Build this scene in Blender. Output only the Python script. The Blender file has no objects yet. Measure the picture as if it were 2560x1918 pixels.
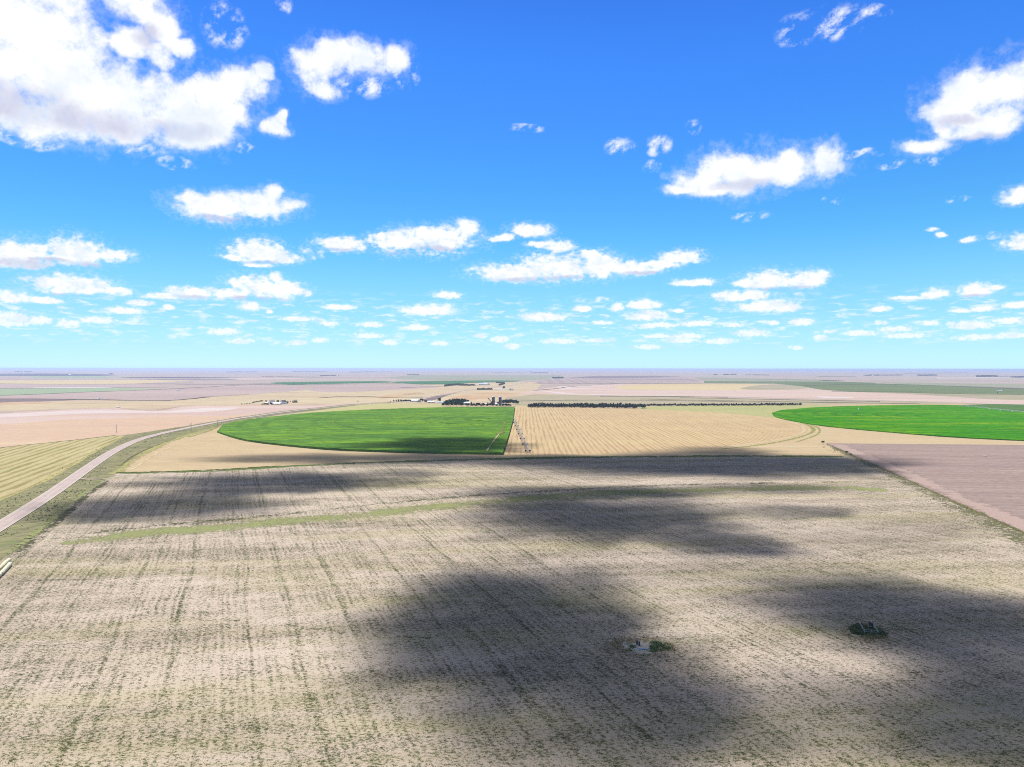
import bpy, bmesh, math, random
import numpy as np
from mathutils import Vector, Matrix, noise
from mathutils.geometry import tessellate_polygon

random.seed(7); rng = np.random.default_rng(7)
C = bpy.context.scene.collection
SC = bpy.context.scene
PI = math.pi

# ------------------------------------------------------------------ camera
CAM_H = 82.0
F = 1774.0                                  # focal length in photo pixels (2560 wide)
PITCH = math.atan((959.0 - 921.2) / F)
ROLL = math.radians(0.06)
cam = bpy.data.cameras.new('camera')
cam.sensor_width = 36.0; cam.lens = 36.0 * F / 2560.0
cam.clip_start = 0.5; cam.clip_end = 300000.0
cam_o = bpy.data.objects.new('camera', cam); C.objects.link(cam_o)
RM = Matrix.Rotation(PI / 2 - PITCH, 3, 'X') @ Matrix.Rotation(ROLL, 3, 'Z')
cam_o.location = (0, 0, CAM_H); cam_o.rotation_euler = RM.to_euler()
SC.camera = cam_o

def ray(px, py):
    return (RM @ Vector(((px - 1280.0) / F, (959.0 - py) / F, -1.0))).normalized()
def G(px, py, z=0.0):
    d = ray(px, py)
    t = (z - CAM_H) / min(d.z, -0.0012)
    return Vector((d.x * t, d.y * t, z))
def pxm(p):                                 # metres per photo pixel at point p
    return p.y / F

# ------------------------------------------------------------------ sun, exposure
SUN_EL = math.radians(60); SUN_AZ = math.radians(-50)   # azimuth from +Y, negative = left
SD = Vector((math.sin(SUN_AZ) * math.cos(SUN_EL), math.cos(SUN_AZ) * math.cos(SUN_EL), math.sin(SUN_EL)))
sun = bpy.data.lights.new('sun', 'SUN'); sun.energy = 4.6; sun.angle = math.radians(0.5); sun.color = (1.0, 0.94, 0.86)
sun_o = bpy.data.objects.new('sun', sun); C.objects.link(sun_o)
sun_o.rotation_euler = SD.to_track_quat('Z', 'Y').to_euler()
SC.view_settings.view_transform = 'Standard'; SC.view_settings.look = 'None'
SC.view_settings.exposure = 0.55; SC.view_settings.gamma = 1.0; SC.view_settings.use_curve_mapping = False
EXPO = 2 ** 0.55
SC.render.engine = 'CYCLES'
cy = SC.cycles
cy.max_bounces = 5; cy.diffuse_bounces = 2; cy.glossy_bounces = 2; cy.transmission_bounces = 2
cy.volume_bounces = 1; cy.transparent_max_bounces = 24; cy.use_denoising = False; cy.filter_width = 1.05
cy.sample_clamp_indirect = 4.0

def lin(v):
    v /= 255.0
    return v / 12.92 if v <= 0.04045 else ((v + 0.055) / 1.055) ** 2.4
def L(r, g, b): return (lin(r), lin(g), lin(b), 1.0)
KA = 1.95
def A(r, g, b):                             # albedo of a surface that shows as this colour in full sun
    return tuple(min(0.8, lin(c) / KA) for c in (r, g, b)) + (1.0,)

# ------------------------------------------------------------------ node helper
class NT:
    def __init__(s, tree): s.t = tree; s.n = tree.nodes; s.l = tree.links
    def node(s, typ, **kw):
        n = s.n.new(typ)
        for k, v in kw.items(): setattr(n, k, v)
        return n
    def put(s, sock, v):
        if v is None: return
        if hasattr(v, 'is_output'): s.l.new(v, sock)
        else: sock.default_value = v
    def m(s, op, a, b=None, c=None, clamp=False):
        n = s.node('ShaderNodeMath', operation=op, use_clamp=clamp)
        for i, v in enumerate((a, b, c)): s.put(n.inputs[i], v)
        return n.outputs[0]
    def v(s, op, a, b=None, c=None, out=0):
        n = s.node('ShaderNodeVectorMath', operation=op)
        for i, x in enumerate((a, b, c)): s.put(n.inputs[i], x)
        return n.outputs[out]
    def noise(s, vec, scale, detail=4.0, rough=0.55, dist=0.0):
        n = s.node('ShaderNodeTexNoise'); s.put(n.inputs['Vector'], vec)
        n.inputs['Scale'].default_value = scale; n.inputs['Detail'].default_value = detail
        n.inputs['Roughness'].default_value = rough; n.inputs['Distortion'].default_value = dist
        return n.outputs['Fac']
    def vor(s, vec, scale, feature='F1'):
        n = s.node('ShaderNodeTexVoronoi', feature=feature); s.put(n.inputs['Vector'], vec)
        n.inputs['Scale'].default_value = scale
        return n.outputs['Distance']
    def ss(s, x, a, b, lo=0.0, hi=1.0):
        n = s.node('ShaderNodeMapRange', interpolation_type='SMOOTHSTEP')
        s.put(n.inputs['Value'], x); s.put(n.inputs['From Min'], a); s.put(n.inputs['From Max'], b)
        n.inputs['To Min'].default_value = lo; n.inputs['To Max'].default_value = hi
        return n.outputs['Result']
    def mix(s, f, a, b, mode='MIX'):
        n = s.node('ShaderNodeMix', data_type='RGBA', blend_type=mode)
        s.put(n.inputs[0], f); s.put(n.inputs[6], a); s.put(n.inputs[7], b)
        return n.outputs[2]
    def ramp(s, f, stops, interp='LINEAR'):
        n = s.node('ShaderNodeValToRGB'); r = n.color_ramp; r.interpolation = interp
        r.elements[0].position, r.elements[0].color = stops[0]
        r.elements.remove(r.elements[1])
        for p, c in stops[1:]: r.elements.new(p).color = c
        s.put(n.inputs[0], f); return n.outputs[0]
    def mapping(s, vec, rotz=0.0, scale=(1, 1, 1)):
        r = s.node('ShaderNodeVectorRotate', rotation_type='Z_AXIS'); s.put(r.inputs['Vector'], vec); r.inputs['Angle'].default_value = rotz
        return s.v('MULTIPLY', r.outputs[0], scale)

# ------------------------------------------------------------------ world: Nishita sky, tinted to the day's blue in view and greyed overhead, with cumulus
SKYONLY = False
W = bpy.data.worlds.new('World'); SC.world = W; W.use_nodes = True
w = NT(W.node_tree); w.n.clear()
sky = w.node('ShaderNodeTexSky', sky_type='NISHITA'); sky.sun_disc = False
sky.sun_elevation = SUN_EL; sky.sun_rotation = SUN_AZ
sky.altitude = 1000; sky.air_density = 1.0; sky.dust_density = 0.6; sky.ozone_density = 1.5
SKY_S = 0.10
tc = w.node('ShaderNodeTexCoord')
D = w.v('NORMALIZE', tc.outputs['Generated'])
sp = w.node('ShaderNodeSeparateXYZ'); w.put(sp.inputs[0], D)
dx, dy, dz = sp.outputs
az = w.m('ARCTAN2', dx, dy); el = w.m('ARCSINE', dz)
deg = w.m('MULTIPLY', el, 180 / PI)
tint = w.ramp(w.m('DIVIDE', deg, 40.0, clamp=True), [(p, c + (1.0,)) for p, c in [(0.0026, (0.58, 0.93, 1.343)), (0.0131, (0.55, 0.89, 1.275)), (0.0413, (0.51, 0.81, 1.086)), (0.0975, (0.48, 0.80, 0.96)), (0.1771, (0.41, 0.82, 0.96)), (0.2555, (0.298, 0.78, 1.018)), (0.3697, (0.242, 0.715, 1.144)), (0.479, (0.219, 0.629, 1.209)), (0.5823, (0.194, 0.582, 1.193)), (0.6794, (0.177, 0.501, 1.111)), (0.80, (0.17, 0.25, 0.36)), (1.0, (0.30, 0.185, 0.095))]])  # last stops, above the view, are greyed to neutralise the shadow fill
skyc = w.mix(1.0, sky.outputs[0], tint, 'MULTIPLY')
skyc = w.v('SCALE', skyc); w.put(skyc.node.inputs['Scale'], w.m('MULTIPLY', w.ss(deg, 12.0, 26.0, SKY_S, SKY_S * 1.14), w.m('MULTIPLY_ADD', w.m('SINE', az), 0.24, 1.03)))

SOLID = [  # centre x, y, half width, height above, depth below
 (60,40,190,150,150),(100,170,230,110,110),(60,290,260,70,48),(300,230,140,80,105),(210,300,200,60,42),(420,262,170,52,80),(535,250,80,62,85),(510,330,80,50,45),(615,205,50,40,45),(655,172,24,22,22),(345,15,85,60,50),(395,75,45,60,40),(330,105,55,40,35),(450,118,42,26,26),(395,140,38,32,34),
 (690,325,32,30,18),(708,300,14,24,20),
 (790,160,62,40,62),(880,135,100,36,46),(990,148,38,36,32),(810,222,42,30,24),
 (540,515,90,30,36),(640,505,100,28,36),(682,480,26,22,26),(490,500,40,20,20),(720,512,40,17,16),
 (1760,458,75,38,26),(1850,430,105,55,55),(1960,430,130,50,34),(2070,398,42,40,46),(1702,472,45,12,12),(1800,475,80,22,18),
 (2440,240,105,65,60),(2545,215,80,75,60),(2395,272,90,46,28),(2435,325,100,30,22),(2310,362,68,18,20),(2410,300,85,40,36),(2490,300,60,40,36),(2570,170,48,30,30),
 (2545,490,42,26,20),(2350,588,16,8,7),
 (60,640,72,38,28),(190,640,75,44,24),(275,638,60,16,16),(40,655,90,15,16),
 (150,715,80,28,20),(205,720,85,28,14),(290,727,44,10,12),(30,745,45,20,12),(110,752,48,9,8),
 (645,632,66,32,24),(700,642,52,16,16),(590,642,40,8,8),(645,662,36,7,5),
 (850,614,62,22,16),(1000,600,72,22,32),(1090,588,95,26,42),(1165,570,32,22,32),(950,590,26,8,8),
 (480,730,66,14,18),(410,740,56,8,8),(640,718,72,28,24),(702,724,58,22,26),(560,732,66,13,16),(692,695,18,14,14),(735,730,38,13,14),
 (625,767,33,14,10),(673,780,9,5,4),(420,769,16,8,5),(350,758,33,8,6),(310,777,48,10,8),(850,769,40,8,6),(1075,776,72,15,12),(1120,741,38,11,7),
 (30,800,52,20,18),(100,802,33,13,10),(170,812,33,13,9),(240,802,47,11,7),(560,830,42,10,7),(745,798,42,7,6),(820,809,27,7,5),(927,812,32,7,6),(1045,820,35,9,6),(920,840,38,8,6),(975,857,22,8,6),(600,854,32,8,6),(745,857,22,8,6),(1250,850,22,10,7),(1200,840,18,8,5),(1100,860,22,7,5),(800,852,22,8,5),
 (1325,580,50,20,14),(1255,594,36,9,8),(1395,617,40,18,12),(1350,612,32,9,8),
 (1300,682,108,22,20),(1390,672,95,35,30),(1500,664,60,30,30),(1580,672,75,18,16),(1705,647,55,18,12),(1232,677,38,12,11),(1650,662,44,11,9),(1480,636,36,13,12),
 (1740,707,52,11,7),(1925,708,76,28,14),(2010,702,52,24,20),(2050,692,26,18,16),(1870,708,36,12,12),(1855,740,70,15,12),(1920,767,76,18,13),(1965,772,42,12,9),
 (2440,728,56,18,14),(2340,737,38,15,9),(2262,745,44,6,5),(2492,720,22,8,6),(2200,774,26,8,6),(2400,777,28,7,5),(2460,772,38,8,6),(2545,764,46,10,7),
 (2555,610,58,22,16),(2425,599,20,8,7),(1360,793,57,12,10),(1455,774,23,10,6),(1610,764,42,14,9),(1620,792,52,15,10),(1640,814,56,7,6),(1545,770,18,11,9),(1695,778,14,5,4),(1740,810,50,9,6),(1835,814,23,7,5),(1505,808,26,6,4),(2000,807,32,11,7),(1930,809,16,6,5),(1875,834,46,10,7),(2200,808,16,6,5),(2325,810,23,8,5),(2430,815,66,13,8),(2525,804,42,10,7),(2240,824,46,8,6),(2150,834,46,8,6),(2265,840,55,8,6),(2050,844,18,7,5),(2075,830,20,6,4),(1650,842,40,6,4),(1720,840,37,8,6),(1400,854,46,8,6),(1620,868,32,7,5),(1700,852,46,8,6),(1800,854,46,8,6),(1990,870,18,6,5),(2450,844,74,8,6),(2525,840,46,8,6),(1280,867,18,8,6),(1490,852,36,6,5)]
WISP = [(560,65,48,55,50),(2000,75,58,38,34),(2095,60,58,44,34),(2180,32,36,14,14),(910,212,55,30,28),(1010,190,30,26,26),(2145,385,40,12,12),(2225,410,38,12,11),(1545,372,30,26,18),(1645,368,30,24,18),(1635,415,18,16,14),(1740,322,18,16,14),(1880,540,48,11,12),(2390,496,30,10,9),(380,800,50,8,8),(400,842,50,7,6),(680,859,44,8,7),(1480,752,44,9,7),(1990,744,40,10,8),(2475,592,30,10,8),(780,625,26,16,14),(440,410,40,18,14),(790,645,14,9,7),(1320,322,36,12,9),(2330,575,20,6,5),(2080,500,20,10,9),(710,20,20,22,18),(620,372,22,14,12),(520,742,40,9,8),(250,355,160,22,18),(60,345,90,24,22),(320,372,40,18,16),(2330,400,40,10,10)]
GREY = [(40,262,250,70,60),(210,305,210,50,36),(370,95,40,45,40),(450,325,120,30,26),(1850,463,110,22,22),(2400,305,75,26,22),(60,660,110,20,16),(230,662,70,12,12),(640,748,110,9,9),(1330,697,120,9,9),(1090,622,80,10,12),(570,548,100,8,10),(1960,722,90,8,8),(180,738,90,7,7),(880,195,60,12,12),(2430,345,95,14,12),(1400,694,85,8,8),(480,742,70,8,8),(2440,739,55,6,6),(1000,630,60,9,10),(540,545,60,8,8),(1600,682,70,7,7),(120,650,80,8,8),(850,626,50,6,6),(660,655,50,7,7),(1990,720,60,6,6)]
def angs(px, py):
    d = ray(px, py); return math.atan2(d.x, d.y), math.asin(d.z)
vel = w.node('ShaderNodeCombineXYZ')
# billow-warped angles: each cloud outline is broken up by noise of a size that shrinks towards the horizon
flat = w.v('MULTIPLY', D, (1, 1, 1.5))
nA = w.noise(D, 28.0, 8.0, 0.64); nB = w.noise(flat, 80.0, 7.0, 0.62); nC = w.noise(flat, 190.0, 5.0, 0.6)
pA = w.vor(D, 46.0, 'SMOOTH_F1'); pB = w.vor(flat, 130.0, 'SMOOTH_F1')
hi = w.ss(deg, 9.0, 15.0); lo = w.ss(deg, 3.0, 5.5)
def lerp(f, a, b): return w.m('MULTIPLY_ADD', f, w.m('SUBTRACT', b, a), a)
nz = lerp(hi, lerp(lo, nC, nB), nA)
pz = lerp(hi, pB, pA)
warp = w.node('ShaderNodeTexNoise'); w.put(warp.inputs['Vector'], D); warp.inputs['Scale'].default_value = 30; warp.inputs['Detail'].default_value = 3
wsep = w.node('ShaderNodeSeparateColor'); w.put(wsep.inputs[0], warp.outputs['Color'])
wamp = w.ss(deg, 1.0, 16.0, 0.002, 0.020)
azw = w.m('MULTIPLY_ADD', w.m('SUBTRACT', wsep.outputs[0], 0.5), w.m('MULTIPLY', wamp, 1.6), az)
elw = w.m('MULTIPLY_ADD', w.m('SUBTRACT', wsep.outputs[1], 0.5), wamp, el)
w.put(vel.inputs[0], azw); w.put(vel.inputs[1], elw); w.put(vel.inputs[2], elw)
def field(blobs):
    acc = None
    for (cx, cyy, rx, rt, rb) in blobs:
        a0, e0 = angs(cx, cyy)
        ra = max(1e-4, abs(angs(cx + rx, cyy)[0] - a0)); et = abs(angs(cx, cyy - rt)[1] - e0); eb = abs(e0 - angs(cx, cyy + rb)[1])
        q = w.v('MULTIPLY_ADD', vel.outputs[0], (1 / ra, 1 / et, -1 / eb), (-a0 / ra, -e0 / et, e0 / eb))
        q = w.v('MAXIMUM', q, (-1e5, 0.0, 0.0))
        dd = w.v('DOT_PRODUCT', q, q, out=1)
        acc = dd if acc is None else w.m('SMOOTH_MIN', acc, dd, 0.25)
    return acc
fS, fW, fG = field(SOLID), field(WISP), field(GREY)
nfine = lerp(hi, lerp(lo, w.noise(flat, 420.0, 4.0, 0.6), w.noise(flat, 210.0, 5.0, 0.62)), w.noise(D, 85.0, 6.0, 0.66))
edge = w.m('ADD', w.m('MULTIPLY_ADD', w.m('SUBTRACT', nz, 0.5), 3.8, 1.36), w.m('MULTIPLY', w.m('SUBTRACT', 0.42, pz), 0.8))
edge = w.m('MULTIPLY_ADD', w.m('SUBTRACT', nfine, 0.5), 1.0, edge)
mS = w.ss(w.m('SUBTRACT', edge, fS), -0.34, 1.20)
# a thin veil of torn vapour round the solid clouds
veil = w.m('MULTIPLY', w.ss(w.m('SUBTRACT', w.m('ADD', edge, w.m('MULTIPLY', w.m('SUBTRACT', nfine, 0.5), 5.0)), fS), -1.5, 1.1), 0.20)
# wisps: broken filaments inside soft envelopes
wv = w.node('ShaderNodeVectorRotate', rotation_type='Y_AXIS'); w.put(wv.inputs['Vector'], D); wv.inputs['Angle'].default_value = math.radians(28)
nW = w.noise(w.v('ADD', w.v('MULTIPLY', wv.outputs[0], (1.0, 1.0, 1.5)), (3.7, 1.3, 0.4)), 44.0, 7.0, 0.64, 0.15)
mW = w.m('MULTIPLY', w.m('MULTIPLY', w.ss(w.m('SUBTRACT', 1.9, fW), 0.0, 1.6), w.ss(nW, 0.44, 0.70)), 0.92)
# far scattered little cumulus close to the horizon
cv = w.node('ShaderNodeCombineXYZ'); w.put(cv.inputs[0], w.m('MULTIPLY', az, 40.0)); w.put(cv.inputs[1], w.m('MULTIPLY', el, 170.0))
nF = w.noise(cv.outputs[0], 1.0, 6.0, 0.60, 0.3)
band = w.m('MULTIPLY', w.ss(deg, 1.3, 2.4), w.ss(deg, 6.5, 3.8))
mF = w.m('MULTIPLY', w.m('MULTIPLY', w.ss(nF, 0.49, 0.68), band), 0.72)
# unseen broken cloud overhead, added to make the shadow fill neutral
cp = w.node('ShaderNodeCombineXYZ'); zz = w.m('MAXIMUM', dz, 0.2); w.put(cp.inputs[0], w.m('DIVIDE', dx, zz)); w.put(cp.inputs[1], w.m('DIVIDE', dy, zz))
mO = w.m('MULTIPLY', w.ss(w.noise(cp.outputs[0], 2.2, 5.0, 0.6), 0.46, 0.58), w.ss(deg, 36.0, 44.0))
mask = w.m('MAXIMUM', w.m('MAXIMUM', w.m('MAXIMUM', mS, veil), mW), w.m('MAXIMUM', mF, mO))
lowfade = w.ss(deg, 0.8, 5.0, 0.72, 1.0)
mask = w.m('MULTIPLY', mask, lowfade)
gm = w.m('MULTIPLY', w.ss(w.m('SUBTRACT', w.m('MULTIPLY_ADD', w.m('SUBTRACT', nz, 0.5), 2.2, 1.0), fG), 0.0, 1.2), 0.95)
E = 1.0 / EXPO
white = (1.03 * E, 1.05 * E, 1.06 * E, 1); grey = tuple(c * E for c in (0.64, 0.66, 0.84)) + (1,)
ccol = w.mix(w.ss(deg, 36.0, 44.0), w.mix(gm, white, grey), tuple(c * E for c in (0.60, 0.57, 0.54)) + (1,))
# modelling inside the clouds: softer, slightly blue hollows
nI = lerp(hi, w.noise(flat, 48.0, 6.0, 0.6), w.noise(D, 13.0, 6.0, 0.6))
ccol = w.mix(w.m('MULTIPLY', w.ss(nI, 0.52, 0.36), 0.55), ccol, tuple(c * E for c in (0.74, 0.84, 0.98)) + (1,))
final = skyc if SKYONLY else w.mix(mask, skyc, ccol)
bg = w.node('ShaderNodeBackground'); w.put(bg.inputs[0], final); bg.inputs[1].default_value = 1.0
wo = w.node('ShaderNodeOutputWorld'); w.l.new(bg.outputs[0], wo.inputs[0])
W.cycles.sampling_method = 'MANUAL'; W.cycles.sample_map_resolution = 512

# ------------------------------------------------------------------ scene helpers
def tag(o, label=None, cat=None, group=None, kind=None):
    if label: o['label'] = label
    if cat: o['category'] = cat
    if group: o['group'] = group
    if kind: o['kind'] = kind
    return o
def link(name, me, mats=(), parent=None):
    o = bpy.data.objects.new(name, me); C.objects.link(o)
    for m_ in mats: me.materials.append(m_)
    if parent: o.parent = parent
    return o
def mesh(name, verts, faces, mats=(), parent=None, smooth=False):
    me = bpy.data.meshes.new(name); me.from_pydata([tuple(v) for v in verts], [], faces); me.update()
    if smooth: me.polygons.foreach_set('use_smooth', [True] * len(me.polygons))
    return link(name, me, mats, parent)
def from_bm(name, bm, mat, parent=None, smooth=False):
    me = bpy.data.meshes.new(name); bm.to_mesh(me); bm.free()
    if smooth: me.polygons.foreach_set('use_smooth', [True] * len(me.polygons))
    return link(name, me, [mat], parent)
def empty(name, loc, rotz=0.0):
    o = bpy.data.objects.new(name, None); C.objects.link(o); o.location = loc; o.rotation_euler = (0, 0, rotz)
    o.empty_display_size = 0.5
    return o
def copy_tree(o, parent=None):
    c = o.copy(); C.objects.link(c)
    if parent: c.parent = parent
    for ch in list(o.children): copy_tree(ch, c)
    return c
def add_box(bm, x0, x1, y0, y1, z0, z1):
    vs = [bm.verts.new(p) for p in ((x0,y0,z0),(x1,y0,z0),(x1,y1,z0),(x0,y1,z0),(x0,y0,z1),(x1,y0,z1),(x1,y1,z1),(x0,y1,z1))]
    for f in ((3,2,1,0),(4,5,6,7),(0,1,5,4),(1,2,6,5),(2,3,7,6),(3,0,4,7)): bm.faces.new([vs[i] for i in f])
def add_tube(bm, pts, r, n=6, cap=True):
    pts = [Vector(p) for p in pts]; rings = []
    for i, p in enumerate(pts):
        t = (pts[min(i + 1, len(pts) - 1)] - pts[max(i - 1, 0)]).normalized()
        a = t.orthogonal().normalized(); b = t.cross(a)
        rr = r[i] if isinstance(r, (list, tuple)) else r
        rings.append([bm.verts.new(p + a * math.cos(2 * PI * k / n) * rr + b * math.sin(2 * PI * k / n) * rr) for k in range(n)])
    for i in range(len(rings) - 1):
        for k in range(n): bm.faces.new((rings[i][k], rings[i][(k + 1) % n], rings[i + 1][(k + 1) % n], rings[i + 1][k]))
    if cap: bm.faces.new(rings[0][::-1]); bm.faces.new(rings[-1])
def add_lathe(bm, prof, n=24, c=(0, 0, 0)):
    rings = []
    for r, z in prof:
        rings.append([bm.verts.new((c[0] + math.cos(2 * PI * k / n) * r, c[1] + math.sin(2 * PI * k / n) * r, c[2] + z)) for k in range(n)])
    for i in range(len(rings) - 1):
        for k in range(n): bm.faces.new((rings[i][k], rings[i][(k + 1) % n], rings[i + 1][(k + 1) % n], rings[i + 1][k]))
    bm.faces.new(rings[0][::-1]); bm.faces.new(rings[-1])

# ------------------------------------------------------------------ materials
def base_mat(name, rough=1.0, spec=0.0):
    m = bpy.data.materials.new(name); m.use_nodes = True
    t = NT(m.node_tree); b = t.n['Principled BSDF']
    b.inputs['Roughness'].default_value = rough; b.inputs['Specular IOR Level'].default_value = spec
    return m, t, b
def plain(name, col, rough=0.8, spec=0.3, var=0.15, scale=1.5, metal=0.0):
    m, t, b = base_mat(name, rough, spec); g = t.node('ShaderNodeNewGeometry')
    n = t.noise(g.outputs['Position'], scale, 3)
    dark = tuple(c * (1 - var) for c in col[:3]) + (1,); lite = tuple(min(1, c * (1 + var)) for c in col[:3]) + (1,)
    t.put(b.inputs['Base Color'], t.mix(t.ss(n, 0.3, 0.7), dark, lite)); b.inputs['Metallic'].default_value = metal
    return m
def dirang(p1, p2):
    d = G(*p2) - G(*p1); return math.atan2(d.y, d.x)
def field_mat(name, c1, c2, c3=None, big=120.0, stretch=5.0, ang=0.0, fine=6.0, fine_amt=0.25, stripe=None, ring=None, speck=None, bump=0.0, c3_thr=(0.56, 0.70)):
    """ground cover: c1/c2 mottled at `big` metres stretched along ang, c3 in patches; stripe=(angle, period, colour, amount, duty)"""
    m, t, b = base_mat(name); g = t.node('ShaderNodeNewGeometry'); P = g.outputs['Position']
    q = t.mapping(P, -ang, (1.0 / stretch, 1, 1))
    n1 = t.noise(q, 1.0 / big, 5, 0.6)
    col = t.mix(t.ss(n1, 0.34, 0.66), c1, c2)
    if c3:
        n2 = t.noise(t.v('ADD', q, (531.0, 77.0, 0)), 1.0 / (big * 0.55), 6, 0.62)
        col = t.mix(t.ss(n2, *c3_thr), col, c3)
    if stripe:
        a, per, sc, amt, duty = stripe
        r = t.node('ShaderNodeVectorRotate', rotation_type='Z_AXIS'); t.put(r.inputs['Vector'], P); r.inputs['Angle'].default_value = -a
        s = t.node('ShaderNodeSeparateXYZ'); t.put(s.inputs[0], r.outputs[0])
        wob = t.m('MULTIPLY_ADD', t.noise(t.v('MULTIPLY', r.outputs[0], (0.02, 0.2, 1)), 1.0, 3), per * 0.9, s.outputs[1])
        ph = t.m('SINE', t.m('MULTIPLY', wob, 2 * PI / per))
        ph2 = t.m('SINE', t.m('MULTIPLY', wob, 2 * PI / (per * 2.0)))
        k = t.m('ADD', ph, t.m('MULTIPLY', ph2, 0.35))
        nb = t.noise(t.v('MULTIPLY', r.outputs[0], (0.012, 0.25, 1)), 1.0, 3)
        col = t.mix(t.m('MULTIPLY', t.m('MULTIPLY', t.ss(k, duty - 0.5, duty + 0.5), amt), t.ss(nb, 0.25, 0.6)), col, sc)
    if ring:
        cen, per, sc, amt = ring
        dist = t.v('DISTANCE', P, (cen.x, cen.y, cen.z), out=1)
        wob = t.m('MULTIPLY_ADD', t.noise(P, 0.01, 2), 3.0, dist)
        k = t.m('SINE', t.m('MULTIPLY', wob, 2 * PI / per))
        nb = t.noise(P, 0.006, 3)
        col = t.mix(t.m('MULTIPLY', t.m('MULTIPLY', t.ss(k, 0.2, 1.0), amt), t.ss(nb, 0.4, 0.65)), col, sc)
    nf = t.noise(t.mapping(P, -ang, (0.5, 1, 1)), 1.0 / fine, 4, 0.7)
    col = t.mix(t.m('MULTIPLY', t.ss(nf, 0.62, 0.34), fine_amt), col, tuple(c * 0.35 for c in (c1[:3])) + (1,))
    if speck:
        c, scale, thr = speck
        nsp = t.noise(P, scale, 3, 0.6)
        col = t.mix(t.ss(nsp, thr, thr + 0.08), col, c)
    t.put(b.inputs['Base Color'], col)
    if bump:
        bp = t.node('ShaderNodeBump'); bp.inputs['Distance'].default_value = bump; bp.inputs['Strength'].default_value = 1.0
        t.put(bp.inputs['Height'], nf); t.l.new(bp.outputs[0], b.inputs['Normal'])
    return m

# ------------------------------------------------------------------ ground sheets
LEVEL = [0.0]
def nxt(step=0.006): LEVEL[0] += step; return LEVEL[0]
def sheet_w(name, pts, mat, kind='structure', z=None):
    z = nxt() if z is None else z
    vs = [Vector((p[0], p[1], 0)) for p in pts]
    tris = tessellate_polygon([vs])
    o = mesh(name, [(v.x, v.y, z) for v in vs], [t if ((vs[t[1]] - vs[t[0]]).cross(vs[t[2]] - vs[t[0]])).z > 0 else t[::-1] for t in tris], [mat])
    o['kind'] = kind
    return o
def smooth_px(pts, it=2):
    for _ in range(it):
        out = []
        n = len(pts)
        for i in range(n):
            a, b = pts[i], pts[(i + 1) % n]
            out += [(a[0] * .75 + b[0] * .25, a[1] * .75 + b[1] * .25), (a[0] * .25 + b[0] * .75, a[1] * .25 + b[1] * .75)]
        pts = out
    return pts
def sheet(name, px, mat, kind='structure', z=None, soft=False):
    if soft: px = smooth_px(px)
    return sheet_w(name, [G(*p) for p in px], mat, kind, z)
def resample(pts, step):
    out = [pts[0]]
    for a, b in zip(pts[:-1], pts[1:]):
        n = max(1, int((b - a).length / step))
        out += [a.lerp(b, (i + 1) / n) for i in range(n)]
    return out
def chaikin(pts, it=2):
    for _ in range(it):
        o = [pts[0]]
        for a, b in zip(pts[:-1], pts[1:]): o += [a.lerp(b, .25), a.lerp(b, .75)]
        pts = o + [pts[-1]]
    return pts
def ribbon(name, px, width, mat, kind='structure', world=False, z=None, wfun=None, taper=None):
    """a strip along a traced line; attribute `e` runs 0..1 across it, so that its edges can fray"""
    z = nxt() if z is None else z
    pts = [p if world else G(*p) for p in px]
    pts = resample(chaikin([Vector((p.x, p.y, 0)) for p in pts], 3), 12.0)
    V, Fc, ev = [], [], []
    for i, p in enumerate(pts):
        t = (pts[min(i + 1, len(pts) - 1)] - pts[max(0, i - 1)]).normalized(); nrm = Vector((-t.y, t.x, 0))
        u = i / (len(pts) - 1)
        wd = width * (wfun(u) if wfun else 1)
        if name == 'weed_strip' or taper: wd *= max(.02, min(1, u * 9, (1 - u) * 9)) ** .5
        for e in (0, 0.5, 1): q = p + nrm * (e - 0.5) * wd; V.append((q.x, q.y, z)); ev.append(e)
        if i:
            k = 3 * i
            Fc += [(k - 3, k, k + 1, k - 2), (k - 2, k + 1, k + 2, k - 1)]
    Fc = [f[::-1] for f in Fc]
    o = mesh(name, V, Fc, [mat]); o['kind'] = kind
    at = o.data.attributes.new('e', 'FLOAT', 'POINT'); at.data.foreach_set('value', ev)
    return o
def fray_mat(name, c1, c2, cover=0.75, scale=0.25, c3=None, grain=1.0):
    m, t, b = base_mat(name); g = t.node('ShaderNodeNewGeometry'); P = g.outputs['Position']
    at = t.node('ShaderNodeAttribute', attribute_name='e')
    x = t.m('ABSOLUTE', t.m('MULTIPLY_ADD', at.outputs['Fac'], 2.0, -1.0))
    n = t.noise(P, scale, 6, 0.72); nb = t.noise(P, scale * 0.12, 3)
    a = t.m('ADD', t.m('MULTIPLY', t.m('SUBTRACT', n, 0.5), 3.6), t.m('MULTIPLY', t.m('SUBTRACT', nb, 0.5), 1.6))
    a = t.m('SUBTRACT', a, t.m('MULTIPLY_ADD', t.m('POWER', x, 1.6), 1.15, 0.45 - cover))
    al = t.ss(a, -0.15, 0.45)
    n2 = t.noise(P, grain, 4, 0.7)
    col = t.mix(t.ss(n2, 0.35, 0.65), c1, c2)
    if c3: col = t.mix(t.ss(t.noise(P, 0.05, 4), 0.52, 0.66), col, c3)
    t.put(b.inputs['Base Color'], col); t.put(b.inputs['Alpha'], al)
    return m

GX = 60000.0
ground_m = field_mat('open_plain', A(214, 200, 188), A(204, 186, 180), A(190, 186, 165), big=900, stretch=3.0, fine=60, fine_amt=0.12)
tag(mesh('ground', [(-GX, -2500, 0), (GX, -2500, 0), (GX, GX, 0), (-GX, GX, 0)], [(0, 1, 2, 3)], [ground_m]), kind='structure')

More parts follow.
